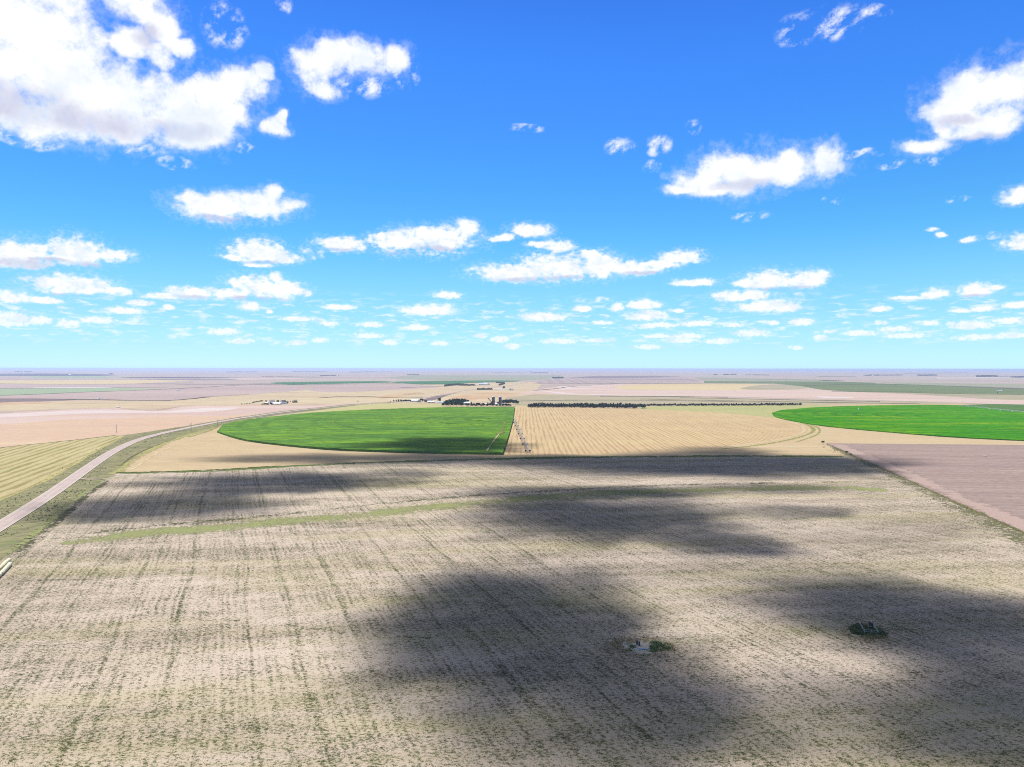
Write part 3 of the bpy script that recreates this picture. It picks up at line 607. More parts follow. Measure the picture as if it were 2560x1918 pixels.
ribbon('weed_strip', [(2070,1113),(2130,1142),(2225,1187),(2295,1222),(2385,1266),(2455,1298),(2530,1334),(2700,1420)], 18, fray_mat('speckled_field_edge', A(124, 128, 94), A(150, 148, 112), cover=.55, scale=.4, grain=.9), wfun=lambda u: .8 + 1.2 * u)
ribbon('weed_strip', [(2085,1119),(2147,1147),(2243,1190),(2317,1224),(2407,1267.5),(2481,1299),(2560,1335),(2750,1425)], 5, fray_mat('fence_line_weeds', A(122, 124, 84), A(146, 140, 100), cover=.9, scale=.25), wfun=lambda u: .8 + .6 * u)
ribbon('weed_strip', [(40,1384),(108,1333),(160,1290),(215,1240),(270,1205)], 10, M['weeddark'])
ribbon('weed_strip', [(20,1388),(90,1335),(150,1283),(205,1237),(262,1200)], 7, M['weedgreen'])

# --- the road
road_px = [(0,1317),(72,1273),(136,1231),(203,1183),(265,1140),(304,1118.5),(347,1099.5),(405,1084),(463,1072),(520,1060.5),(579,1049.5),(640,1040.4),(702,1031.6),(789,1022),(862,1015),(934,1009),(985,1005.5),(1045,998),(1090,988.5),(1127,983.3),(1150,978),(1200,972),(1264,965.6),(1298,960),(1330,953.5),(1378,946.5),(1417,941.5)]
wp = [G(*p) for p in road_px]
wp = [wp[0] - (wp[1] - wp[0]).normalized() * 260] + wp
RW = 10.0
mr, t, b = base_mat('gravel_road', .9); g = t.node('ShaderNodeNewGeometry'); at = t.node('ShaderNodeAttribute', attribute_name='e')
e = at.outputs['Fac']; x = t.m('ABSOLUTE', t.m('MULTIPLY_ADD', e, 2.0, -1.0))
c = t.mix(t.ss(t.noise(g.outputs['Position'], .12, 5, .65), .35, .65), A(232, 216, 210), A(220, 203, 198))
c = t.mix(t.m('MULTIPLY', t.ss(t.m('ABSOLUTE', t.m('SUBTRACT', x, .42)), .16, .02), .35), c, A(190, 172, 176))
c = t.mix(t.ss(x, .80, .92), c, A(242, 232, 224))
t.put(b.inputs['Base Color'], c)
ribbon('road', wp, RW, mr, world=True, z=nxt())
M['drive'] = fray_mat('pale_gravel_drive', A(234, 220, 200), A(216, 204, 180), cover=1.2, scale=.3)
ribbon('driveway', [(199,1199),(247,1201),(300,1193.5)], 4.5, M['drive'], z=nxt())
ribbon('driveway', [(629,1046),(640,1047),(655,1046.5),(664,1044)], 14, M['drive'], z=nxt())
ribbon('driveway', [(1277,1012.5),(1318,1012.8),(1420,1015)], 22, fray_mat('farm_lane', A(226, 220, 186), A(206, 206, 160), cover=1.2, scale=.1), z=nxt())
ribbon('driveway', [(1100,1019),(1180,1018),(1290,1017)], 12, fray_mat('farm_lane_dust', A(216, 206, 170), A(196, 194, 140), cover=1.0, scale=.1), z=nxt())
ribbon('driveway', [(975,1007),(1060,1008),(1108,1008.5)], 16, fray_mat('farm_yard_dust', A(240, 232, 210), A(226, 216, 186), cover=1.2, scale=.1), z=nxt())
ribbon('driveway', [(1232,971),(1252,973),(1270,974.5)], 90, fray_mat('far_yard_dust', A(246, 238, 230), A(232, 222, 214), cover=1.2, scale=.02), z=nxt())
ribbon('path', [(1060,961.5),(1090,962.5),(1180,964),(1260,966)], 22, fray_mat('far_lane_dust', A(240, 230, 214), A(226, 216, 196), cover=1.3, scale=.02), z=nxt())
sheet('dark_triangle_field', [(1052,1000),(1090,991),(1130,985),(1150,981),(1120,988),(1100,996),(1076,1003)], M['darkfield'], z=nxt())

# ------------------------------------------------------------------ clouds overhead (they shade the fields), soft volumes
def cloud(cx, cyy, hw, hh, tau=2.6, H=900.0):
    c = G(cx, cyy); top, bot = G(cx, cyy - hh), G(cx, cyy + hh)
    rx = hw * c.length / math.hypot(F, 1) * 1.42; ry = 0.5 * (top - bot).length * 1.42
    c = Vector((c.x, 0.5 * (top.y + bot.y), 0))
    pos = c + SD * (H / SD.z)
    rz = max(24.0, 0.22 * min(rx, ry))
    V, Fc, NR, NS = [], [], 18, 64
    sd = random.random() * 100
    for s in (1, -1):
        for i in range(NR + 1):
            r = i / NR
            for k in range(NS):
                a = 2 * PI * k / NS
                wob = 1 + 0.34 * noise.noise(Vector((math.cos(a) * 1.3, math.sin(a) * 1.3, sd))) + .20 * noise.noise(Vector((math.cos(a) * 4, math.sin(a) * 4, sd + 5)))
                x, y = math.cos(a) * r * wob * rx, math.sin(a) * r * wob * ry
                th = rz * max(0.0, 1 - r * r) ** 2.0 * (1.0 + .75 * noise.noise(Vector((x / rx * 2.4, y / ry * 2.4, sd + 9))) + .45 * noise.noise(Vector((x / rx * 6, y / ry * 6, sd + 3))))
                V.append((x, y, (s * max(th, 0.02 if i < NR else 0.0)) * (1.5 if s > 0 else .5)))
    N1 = (NR + 1) * NS
    for s in (0, 1):
        for i in range(NR):
            for k in range(NS):
                a, b2 = s * N1 + i * NS + k, s * N1 + i * NS + (k + 1) % NS
                f = (a, a + NS, b2 + NS, b2); Fc.append(f if s == 0 else f[::-1])
    m = bpy.data.materials.new('cloud_vapour'); m.use_nodes = True; t = NT(m.node_tree); t.n.clear()
    vs = t.node('ShaderNodeVolumeScatter'); vs.inputs['Density'].default_value = tau / (2 * rz); vs.inputs['Color'].default_value = (1, 1, 1, 1); vs.inputs['Anisotropy'].default_value = 0.3
    o_ = t.node('ShaderNodeOutputMaterial'); t.l.new(vs.outputs[0], o_.inputs['Volume'])
    bm = bmesh.new(); vv = [bm.verts.new(v) for v in V]
    for f in Fc: bm.faces.new([vv[i] for i in f])
    bmesh.ops.remove_doubles(bm, verts=bm.verts, dist=0.0005)
    bmesh.ops.recalc_face_normals(bm, faces=bm.faces)
    o = from_bm('cloud', bm, m); o.location = pos; o['kind'] = 'stuff'
for a in [(1720,1163,440,28,5.0),(1250,1146,200,9,1.4),(2080,1168,110,24,2.2),(1790,1127,140,9,1.3),(1480,1232,280,16,3.2),(1900,1222,180,11,1.2),
          (1520,1300,330,64,2.6),(1440,1290,130,34,1.6),(1810,1364,170,30,2.4),(1960,1280,150,18,1.3),(1330,1262,140,20,1.6),
          (1110,1117,200,18,3.6),(880,1147,330,13,3.0),(690,1208,280,22,3.4),(390,1268,240,30,2.6),(980,1184,130,10,1.2),
          (1280,1600,380,180,3.0),(1200,1590,220,130,2.4),(1180,1480,170,50,1.2),(1580,1700,260,120,1.4),(1450,1800,460,130,1.9),
          (2280,1525,300,70,2.6),(2460,1660,240,160,3.2),(2560,1840,260,130,2.6),(2200,1800,300,100,1.0),(1780,1450,560,110,.26),(2100,1330,380,44,.26),(1900,1780,400,110,.30)]:
    cloud(*a)

# ------------------------------------------------------------------ haze
hm = bpy.data.materials.new('haze_air'); hm.use_nodes = True; t = NT(hm.node_tree); t.n.clear()
pv = t.node('ShaderNodeVolumePrincipled'); pv.inputs['Color'].default_value = (0.54, 0.68, 1.0, 1); pv.inputs['Density'].default_value = 6.2e-5; pv.inputs['Anisotropy'].default_value = 0.2
o_ = t.node('ShaderNodeOutputMaterial'); t.l.new(pv.outputs[0], o_.inputs['Volume'])
bm = bmesh.new(); add_box(bm, -GX - 500, GX + 500, -3000, GX + 500, -1.0, 84.0)
bmesh.ops.recalc_face_normals(bm, faces=bm.faces)
tag(from_bm('haze', bm, hm), kind='stuff')

# ------------------------------------------------------------------ weeds standing in the near field
def vnoise(x, y, s, o=0.0):
    """cheap value noise, vectorised"""
    x = x / s + o; y = y / s + o * 1.7
    xi, yi = np.floor(x), np.floor(y); fx, fy = x - xi, y - yi
    fx = fx * fx * (3 - 2 * fx); fy = fy * fy * (3 - 2 * fy)
    h = lambda a, b: np.modf(np.abs(np.sin(a * 127.1 + b * 311.7) * 43758.5453))[0]
    return (h(xi, yi) * (1 - fx) + h(xi + 1, yi) * fx) * (1 - fy) + (h(xi, yi + 1) * (1 - fx) + h(xi + 1, yi + 1) * fx) * fy
leaf_cache = {}
def leaf_mat(name, c1, c2, var=.25, trans=0.0):
    m, t, b = base_mat(name, .9, .05)
    oi = t.node('ShaderNodeObjectInfo'); g = t.node('ShaderNodeNewGeometry')
    n = t.noise(g.outputs['Position'], .9, 3, .6)
    col = t.mix(t.ss(n, .35, .65), c1, c2)
    hs = t.node('ShaderNodeHueSaturation'); t.put(hs.inputs['Color'], col)
    t.put(hs.inputs['Value'], t.m('MULTIPLY_ADD', oi.outputs['Random'], var * 2, 1 - var)); t.put(hs.inputs['Hue'], t.m('MULTIPLY_ADD', oi.outputs['Random'], .03, .485))
    t.l.new(hs.outputs[0], b.inputs['Base Color'])
    return m
def tri_cloud(name, P, size, hgt, mat, k=7, kind='stuff', flat=.6):
    """one mesh of leaf tufts: k upright leaves around each point"""
    n = len(P); ang = rng.uniform(0, 2 * PI, (n, k)); rad = rng.uniform(.1, 1, (n, k)) * size[:, None] * .55
    base = np.stack([P[:, 0:1] + np.cos(ang) * rad, P[:, 1:2] + np.sin(ang) * rad, np.repeat(P[:, 2:3], k, 1)], -1)
    a2 = ang + rng.uniform(-1, 1, (n, k)); wv = size[:, None] * rng.uniform(.18, .36, (n, k))
    side = np.stack([-np.sin(a2) * wv, np.cos(a2) * wv, np.zeros((n, k))], -1)
    h = hgt[:, None] * rng.uniform(.55, 1.15, (n, k))
    lean = np.stack([np.cos(ang) * h * flat, np.sin(ang) * h * flat, h], -1)
    v = np.stack([base - side, base + side, base + lean + side * .35, base + lean - side * .35], 2).reshape(-1, 3)
    nq = n * k
    me = bpy.data.meshes.new(name); me.vertices.add(nq * 4); me.vertices.foreach_set('co', v.astype(np.float32).ravel())
    me.loops.add(nq * 4); me.loops.foreach_set('vertex_index', np.arange(nq * 4, dtype=np.int32))
    me.polygons.add(nq); me.polygons.foreach_set('loop_start', np.arange(0, nq * 4, 4, dtype=np.int32))
    me.update(calc_edges=True); me.validate()
    o = link(name, me, [mat]); o['kind'] = kind
    return o
M['weed'] = leaf_mat('weed_leaves', A(112, 118, 88), A(146, 144, 110))
M['lushweed'] = leaf_mat('lush_weed_leaves', A(160, 170, 112), A(186, 186, 134))
Z0 = LEVEL[0]
def inside(px_, py_, poly):
    x, y = px_, py_; r = np.zeros(len(x), bool); n = len(poly)
    for i in range(n):
        a, b = poly[i], poly[(i + 1) % n]
        c = ((a.y > y) != (b.y > y)) & (x < (b.x - a.x) * (y - a.y) / ((b.y - a.y) + 1e-12) + a.x)
        r ^= c
    return r
NW = 210000
d = np.sqrt(rng.uniform(120 ** 2, 430 ** 2, NW)); x = rng.uniform(-.80, .80, NW) * d
dn = .40 * vnoise(x / 2.6, d, 6.0, 3.1) + .45 * vnoise(x / 3.5, d, 22.0, 9.4) + .25 * vnoise(x, d, 2.0, 1)
keep = (dn + rng.uniform(-.30, .30, NW) > .72) & inside(x, d, nf_pts)
P = np.stack([x[keep], d[keep], np.full(keep.sum(), Z0 * .6)], -1)
sz = .18 + .40 * rng.uniform(0, 1, len(P)) ** 2.0
tri_cloud('weeds', P, sz, sz * .42, M['weed'], 7, flat=1.0)
print('weeds', len(P))
# ditch grass
pp = []
for off, n in ((9, 600), (13, 600), (18, 500), (-9, 400), (-13, 400), (-18, 300)):
    for i in range(n):
        u = random.random() ** 1.3 * min(18, len(wp) - 2); k = int(u); q = wp[k].lerp(wp[k + 1], u - k)
        tt = (wp[k + 1] - wp[k]).normalized(); nn = Vector((tt.y, -tt.x, 0))
        q = q + nn * (off + random.gauss(0, 2.4))
        if vnoise(np.array([q.x]), np.array([q.y]), 14.0, 2)[0] > .42: pp.append((q.x, q.y, Z0 * .5))
pp = np.array(pp); sz = rng.uniform(.3, .9, len(pp))
tri_cloud('ditch_grass', pp, sz, sz * .6, M['lushweed'], 5)
# fence-line weeds on the right
pp = []
frw = [G(*p) for p in fr]
for i in range(1500):
    u = random.random() * (len(frw) - 2.01); k = int(u); q = frw[k].lerp(frw[k + 1], u - k)
    q = q + Vector((-random.random() ** 2 * 16, random.gauss(0, .6), 0)); pp.append((q.x, q.y, Z0 * .6))
pp = np.array(pp); sz = rng.uniform(.25, .75, len(pp)); tri_cloud('fence_line_weeds', pp, sz, sz * .6, M['lushweed'], 6)

# ------------------------------------------------------------------ trees
M['leaf'] = leaf_mat('broad_leaves', (.036, .058, .030, 1), (.062, .088, .042, 1))
M['needle'] = leaf_mat('conifer_needles', (.018, .034, .022, 1), (.034, .052, .030, 1))
M['bark'] = plain('bark', (.09, .07, .05, 1), var=.3, scale=4)
def crown_broad(w, h, z0, n=240, seed=0):
    r_ = np.random.default_rng(seed); bm = bmesh.new()
    lobes = [(r_.uniform(-.28, .28) * w, r_.uniform(-.28, .28) * w, z0 + (h - z0) * r_.uniform(.30, .78), r_.uniform(.20, .34)) for _ in range(9)] + [(0, 0, z0 + (h - z0) * .5, .36)]
    for i in range(n):
        cx, cy_, cz, rr = lobes[r_.integers(len(lobes))]
        v = r_.normal(size=3); v /= np.linalg.norm(v); v *= r_.uniform(.55, 1.05)
        p = Vector((cx + v[0] * rr * w, cy_ + v[1] * rr * w, max(z0 * .8, cz + v[2] * rr * (h - z0) * .9)))
        nrm = (Vector(v) + Vector(r_.normal(size=3)) * .5).normalized(); a = nrm.orthogonal().normalized(); b = nrm.cross(a); s = w * r_.uniform(.07, .13)
        th = r_.uniform(0, PI); a, b = a * math.cos(th) + b * math.sin(th), b * math.cos(th) - a * math.sin(th)
        bm.faces.new([bm.verts.new(p + a * s * q[0] + b * s * q[1]) for q in ((-1, -.5), (.2, -.9), (1, .2), (-.2, .9))])
    return bm
def crown_conifer(w, h, n=15, seed=0):
    r_ = np.random.default_rng(seed); bm = bmesh.new()
    for i in range(n):
        u = (i + .3) / n; z = h * (.03 + .93 * u); rad = w * .5 * (1 - u) ** .75 * r_.uniform(.8, 1.12) + .06 * w
        k = max(5, int(14 * (1 - u) + 5))
        for j in range(k):
            a = 2 * PI * (j + r_.uniform(0, 1)) / k; L_ = rad * r_.uniform(.75, 1.12); d2 = Vector((math.cos(a), math.sin(a), 0)); sd = Vector((-d2.y, d2.x, 0)) * L_ * .42
            c = Vector((0, 0, z)); dr = Vector((0, 0, -h * .09 * r_.uniform(.5, 1.4)))
            bm.faces.new([bm.verts.new(q) for q in (c, c + d2 * L_ * .6 + sd + dr * .4, c + d2 * L_ + dr, c + d2 * L_ * .6 - sd + dr * .4)])
    return bm
TREES = {}
def tree_proto(kind, seed):
    """unit trees 10 m tall, an Empty with trunk and crown"""
    root = empty('tree' if kind == 'broad' else 'evergreen_tree', (0, 0, 0))
    bm = bmesh.new()
    if kind == 'broad':
        add_tube(bm, [(0, 0, -.3), (.1, .05, 1.6), (0, .15, 3.6), (.1, 0, 6.5)], [.32, .24, .17, .05], 7)
        for a in range(5):
            t_ = 1.26 * a + seed; add_tube(bm, [(0.05, .1, 2.2 + .3 * a), (math.cos(t_) * 1.6, math.sin(t_) * 1.6, 4.4 + .3 * a), (math.cos(t_) * 2.6, math.sin(t_) * 2.6, 6 + .3 * a)], [.12, .08, .03], 5)
        from_bm('trunk', bm, M['bark'], root); from_bm('crown', crown_broad(8.5, 10, 1.0, 330, seed), M['leaf'], root)
    elif kind == 'juniper':
        add_tube(bm, [(0, 0, -.3), (0, 0, 4), (0, 0, 7.5)], [.26, .15, .04], 6)
        from_bm('trunk', bm, M['bark'], root); b_ = crown_broad(7.0, 10, .2, 300, seed)
        for v in b_.verts: f_ = 1.18 - .55 * max(0, min(1, v.co.z / 10)); v.co.x *= f_; v.co.y *= f_
        from_bm('crown', b_, M['needle'], root)
    else:
        add_tube(bm, [(0, 0, -.3), (0, 0, 5), (0, 0, 9.6)], [.22, .13, .03], 6)
        from_bm('trunk', bm, M['bark'], root); from_bm('crown', crown_conifer(5.6, 10, 15, seed), M['needle'], root)
    return root
PROTO = {}
def tree(kind, px, py, hpx, wpx, label, group=None, cat='tree'):
    key = (kind, random.randrange(4)); fresh = key not in PROTO
    if fresh: PROTO[key] = tree_proto(kind, key[1] + (10 if kind == 'broad' else 50))
    o = PROTO[key] if fresh else copy_tree(PROTO[key])
    p = G(px, py); mpp = p.y / F
    hz = hpx * mpp / 10.0; wz = wpx * mpp / {'broad': 8.5, 'juniper': 7.0, 'conifer': 5.6}[kind]
    o.location = (p.x, p.y, 0.3); o.rotation_euler = (0, 0, random.uniform(0, 6.28)); o.scale = (wz, wz, hz)
    for k in ('label', 'group', 'category'):
        if k in o: del o[k]
    return tag(o, label, cat, group)

# windbreak rows behind the striped stubble
def row(kind, pts, step, h, w, label, group, jit=.5, gap=0.0):
    P_ = [Vector(p) for p in pts]
    tot = sum((b - a).length for a, b in zip(P_[:-1], P_[1:])); s = 0.0
    while s < tot:
        q = s
        for a, b in zip(P_[:-1], P_[1:]):
            L_ = (b - a).length
            if q <= L_: p = a.lerp(b, q / L_); break
            q -= L_
        if random.random() > gap:
            k = random.uniform(.78, 1.22)
            tree(kind, p.x + random.uniform(-1, 1) * jit, p.y + random.uniform(-.25, .25), h * k, w * random.uniform(.85, 1.2), label, group)
        s += step * random.uniform(.8, 1.2)
row('juniper', [(1322,1019.2),(1407,1019.4),(1500,1020.6),(1594,1021.8)], 3.7, 8.4, 7.6, 'dark evergreen in the front row of the double windbreak behind the striped tan stubble', 'evergreens of the windbreak front row')
row('juniper', [(1322,1016.8),(1407,1017),(1480,1016.6),(1540,1017),(1612,1018.6)], 4.2, 9.0, 7.4, 'dark evergreen in the back row of the double windbreak behind the striped tan stubble', 'evergreens of the windbreak back row')
row('juniper', [(1618,1015.6),(1750,1015.4),(1880,1014.8),(2004,1013.6)], 3.9, 6.2, 6.4, 'small dark evergreen in the long single row beside the mown hay field', 'evergreens of the long single row', gap=.02)
tree('broad', 1605.5, 1022, 11.5, 15, 'round lighter green tree at the end of the double evergreen windbreak')
# grove left of the white barn
for (px, py, h, w_) in [(1108,1015.8,9,10),(1113,1016,13,11),(1120,1016,13,12),(1127,1015.6,14,12),(1134,1015.8,14,12),(1141,1015.4,13,11),(1148,1015.6,13,11),(1154.5,1015.8,10,9),(1124,1013,15,11),(1132,1012.6,16,11),(1140,1012.4,16,11),(1147,1012.2,16,11),(1155,1012,16,11),(1162,1011.8,15,11),(1168,1011,13,9),(1117,1014,14,10)]:
    tree('broad', px, py, h, w_, 'dark dense tree in the grove left of the white barn', 'grove trees beside the white barn')
for a in [('broad',1167,1016.2,8,13,'low round tree right in front of the white barn'),('conifer',1178.5,1014.6,11.5,6.5,'narrow pointed tree at the right end of the white barn'),('broad',1184,1015.6,7,9,'short bushy tree just right of the pointed tree by the barn'),
          ('broad',1195.5,1015.6,8.6,13,'wide rounded tree midway between the white barn and the blue silos'),('broad',1189.5,1016,5,8,'low shrubby tree beside the wide rounded tree'),('broad',1209,1015.8,8,10,'dome shaped tree in front of the small white shed'),
          ('broad',1203,1016.2,4.5,7,'low bush between the wide rounded tree and the dome shaped tree'),('conifer',1218,1015,11,6.5,'slim tall tree standing below the inclined grain elevator'),('broad',1224,1015.8,8.5,9,'greyish tree next to the slim tall tree near the silos'),
          ('broad',1233,1016.2,6,8,'low dark tree in front of the left blue silo'),('broad',1242,1016.3,6,7,'low dark tree in front of the steel grain bin'),('broad',1229,1014.5,9,6,'tree tucked against the left side of the left silo'),('broad',1245,1012,8,7,'tree between the two blue silos'),('broad',1250.5,1016.4,5,7,'low bush at the foot of the right blue silo')]:
    tree(*a)
for (px, py, h, w_) in [(1259,1011,12,10),(1265,1010.8,12.5,10),(1271,1010.6,12,10),(1277,1010.6,12.5,10),(1283,1010.6,12,10),(1289,1010.6,11,9),(1294.5,1010.6,8.5,8)]:
    tree('broad', px, py, h, w_, 'tree in the back row of the grove right of the silos', 'back row of grove right of silos')
for (px, py, h, w_) in [(1258,1016.4,7,8),(1264,1016.4,7.5,8),(1270,1016.5,7,8),(1275,1016.4,6,7)]:
    tree('broad', px, py, h, w_, 'low dark tree in the front row right of the silos', 'front row of grove right of silos')
# trees of the neighbouring farmsteads
for a in [('conifer',976,1006.6,3.6,4.6,'smallest bush at the far end of the roadside tree row'),('broad',984.5,1005.4,5.4,3.6,'slim little tree second from the end of the roadside row'),('broad',990.5,1005.6,6.6,3.4,'thin sparse tree third from the end of the roadside row'),('broad',996.5,1005.6,7,4.2,'open crowned tree fourth from the end of the roadside row'),('broad',1002.5,1004.6,5.6,6,'rounded dark tree where the roadside hedge begins'),
          ('broad',1052,1004,7.5,5,'upright tree beside the grey end of the long white shed'),('broad',1056.5,1004.4,7.5,5,'dark tree to the right of the upright shed tree'),('broad',1064,1006,5.5,10,'spreading bush left of the low white building'),('broad',1098.5,1005,10.5,8.5,'tall round poplar behind the blue roofed building')]:
    tree(*a)
row('broad', [(1007,1004.4),(1031,1004.4)], 3.6, 4.6, 4.6, 'small tree in the hedge row left of the long white shed', 'hedge row by the long white shed')
for a in [('broad',678,1012,5.5,7,'round dark tree in front of the long white machine shed'),('broad',694.5,1007,6.5,7,'dark tree rising behind the long white machine shed'),('broad',718.5,1008.5,5.5,6,'tree at the end of the brown roofed barn'),('broad',726,1005.6,3.4,3.2,'tiny lone tree between the barn and the evergreens'),('broad',665,1006,5,5,'small tree left of the grey roofed house')]:
    tree(*a)
for (px, h) in ((732.5,7),(735.5,8.4),(738.8,7.6),(742,8.4)):
    tree('conifer', px, 1006.8, h, 4.4, 'dark evergreen in the tight clump right of the brown roofed barn', 'evergreen clump by the barn')
row('broad', [(656,1012.4),(673,1012.4)], 3.0, 3.4, 5, 'low dark shrub in the hedge before the grey roofed house', 'hedge shrubs at the house')
row('broad', [(633,1007.8),(646,1005.5),(657,1004.6)], 3.4, 3.6, 4.6, 'small shrub in the slanting line left of the house', 'shrub line left of the house')
row('broad', [(605,1011.5),(622,1010.4),(632,1009)], 6, 2.2, 4, 'tiny shrub on the dry slope left of the farmhouse', 'shrubs on the dry slope')
for a in [('broad',1259.7,972.6,7,7,'lone round tree by the far farmstead lane'),('broad',2057.5,1108,5,9,'low bush at the corner of the purple brown field'),('broad',2117,1133,4.6,8,'dark bush on the edge of the purple brown field'),('broad',2127,1138,3.6,5,'smallest bush on the fence line of the purple brown field'),('broad',895,1005.4,3.4,2.6,'lone tiny tree in the dry pasture beyond the road bend')]:
    tree(*a)

# far shelterbelts and horizon woods, each read as one mass
M['farwood'] = leaf_mat('far_wood_leaves', (.03, .042, .028, 1), (.05, .062, .036, 1))
def wood(pts, hpx, depth=14.0, name='treeline'):
    P_ = [G(*p) for p in pts]; mpp = P_[0].y / F; h = hpx * mpp; r_ = rng
    tot = sum((b - a).length for a, b in zip(P_[:-1], P_[1:])); n = int(min(900, max(60, tot / (h * .5) * 22)))
    pos = []
    for i in range(n):
        s = r_.uniform(0, tot)
        for a, b in zip(P_[:-1], P_[1:]):
            L_ = (b - a).length
            if s <= L_: break
            s -= L_
        q = a.lerp(b, min(1, s / L_)); hh = h * (.55 + .5 * vnoise(np.array([q.x]), np.array([q.y]), h * 1.3, 4)[0])
        pos.append((q.x, q.y + r_.uniform(-1, 1) * depth * .5, r_.uniform(.0, 1) ** .8 * hh))
    bm = bmesh.new()
    for p in pos:
        p = Vector(p); nrm = Vector((r_.normal() * .6, -1, abs(r_.normal()) * .8)).normalized(); a = nrm.orthogonal().normalized(); b = nrm.cross(a); s = h * r_.uniform(.16, .30)
        bm.faces.new([bm.verts.new(p + a * s * x_ + b * s * y_) for x_, y_ in ((-1, -.6), (.3, -1), (1, .4), (-.3, 1))])
    tag(from_bm(name, bm, M['farwood']), kind='stuff')
wood([(1113,966),(1140,963.5),(1165,964.5),(1188,965)], 4.6, 90)
wood([(1193,975),(1212,974.8),(1231,974.6)], 4.6, 20)
wood([(1240,957.5),(1250,958.5),(1262,959)], 3.2, 60)
wood([(1247,964),(1254,962.5),(1262,960.5)], 3.4, 30)
wood([(1382,946.2),(1395,946),(1408,945.8)], 3.6, 120)
for pts, h in [([(38,930),(60,929.8),(80,929.8)],2.2),([(274,935.6),(282,935.6)],2),([(566,931),(600,930.6),(642,930.6)],1.8),([(731,930),(780,929.6),(818,929.6)],1.6),([(876,931.5),(930,930.5),(986,930.8)],1.8),([(801,940.4),(820,939.8),(847,940)],2),([(653,942),(740,943),(810,943.6)],1.4),
               ([(1018,938),(1048,938)],2),([(1328,933),(1370,932.6)],1.8),([(2162,939.5),(2200,939),(2255,939)],2.6),([(2294,939.6),(2341,939.2)],2.8),([(2443,942.4),(2470,942),(2491,942)],4),([(2530,944.4),(2560,944),(2620,944)],3.4),([(2043,941.8),(2139,941.6)],1.2),([(2052,952),(2075,952.4),(2106,953)],1.4),
               ([(1784,937.4),(1793,937.4)],2),([(1808,937.4),(1840,936.8)],2.2),([(1864,938),(1922,938.4)],1.6),([(1230,932.6),(1290,931.4),(1330,930)],1.4),([(2260,934.4),(2330,933.4),(2420,932)],1.3),([(2490,942.6),(2530,943.2)],1.2),([(1010,986),(1060,985.5)],.8),
               ([(560,962.8),(620,962.4),(690,963.2),(760,962.6)],1.0),([(880,957.2),(940,957)],.6),([(1336,958.6),(1500,958.8),(1756,958.8)],.8),([(620,987),(560,990.5),(500,993.5)],.9),([(380,1027.5),(400,1027),(434,1019.5)],.8),([(180,1000),(243,998.5),(300,999.5)],.9)]:
    wood(pts, h, 60)

# ------------------------------------------------------------------ buildings
M['white'] = plain('white_metal_siding', (.80, .80, .80, 1), .5, .4, .04, .3)
M['whiteroof'] = plain('white_metal_roof', (.78, .80, .82, 1), .4, .5, .05, .2)
M['greyroof'] = plain('grey_shingle_roof', (.26, .26, .30, 1), .8, .3, .15, .6)
M['bluegrey'] = plain('blue_grey_roof', (.36, .48, .66, 1), .5, .5, .06, .2)
M['brownroof'] = plain('weathered_brown_roof', (.16, .13, .12, 1), .85, .2, .25, .5)
M['door'] = plain('grey_door', (.22, .23, .25, 1), .6)
M['glass'] = plain('window_glass', (.05, .06, .08, 1), .15, .6)
M['galv'] = plain('galvanised_steel', (.52, .54, .56, 1), .45, .5, .12, 1.2, .3)
M['blue'] = plain('dark_blue_enamel', (.022, .026, .115, 1), .35, .5, .12, .25)
M['dark'] = plain('dark_machine_paint', (.03, .03, .035, 1), .6, .4, .2)
M['rubber'] = plain('tyre_rubber', (.025, .025, .025, 1), .9)
M['wood'] = plain('weathered_wood', (.55, .52, .48, 1), .9, .2, .2, 2)
M['rust'] = plain('rusty_steel', (.14, .08, .05, 1), .8, .3, .3, 1.5)
M['concrete'] = plain('pale_concrete', (.50, .47, .43, 1), .9, .2, .10, 1.2)
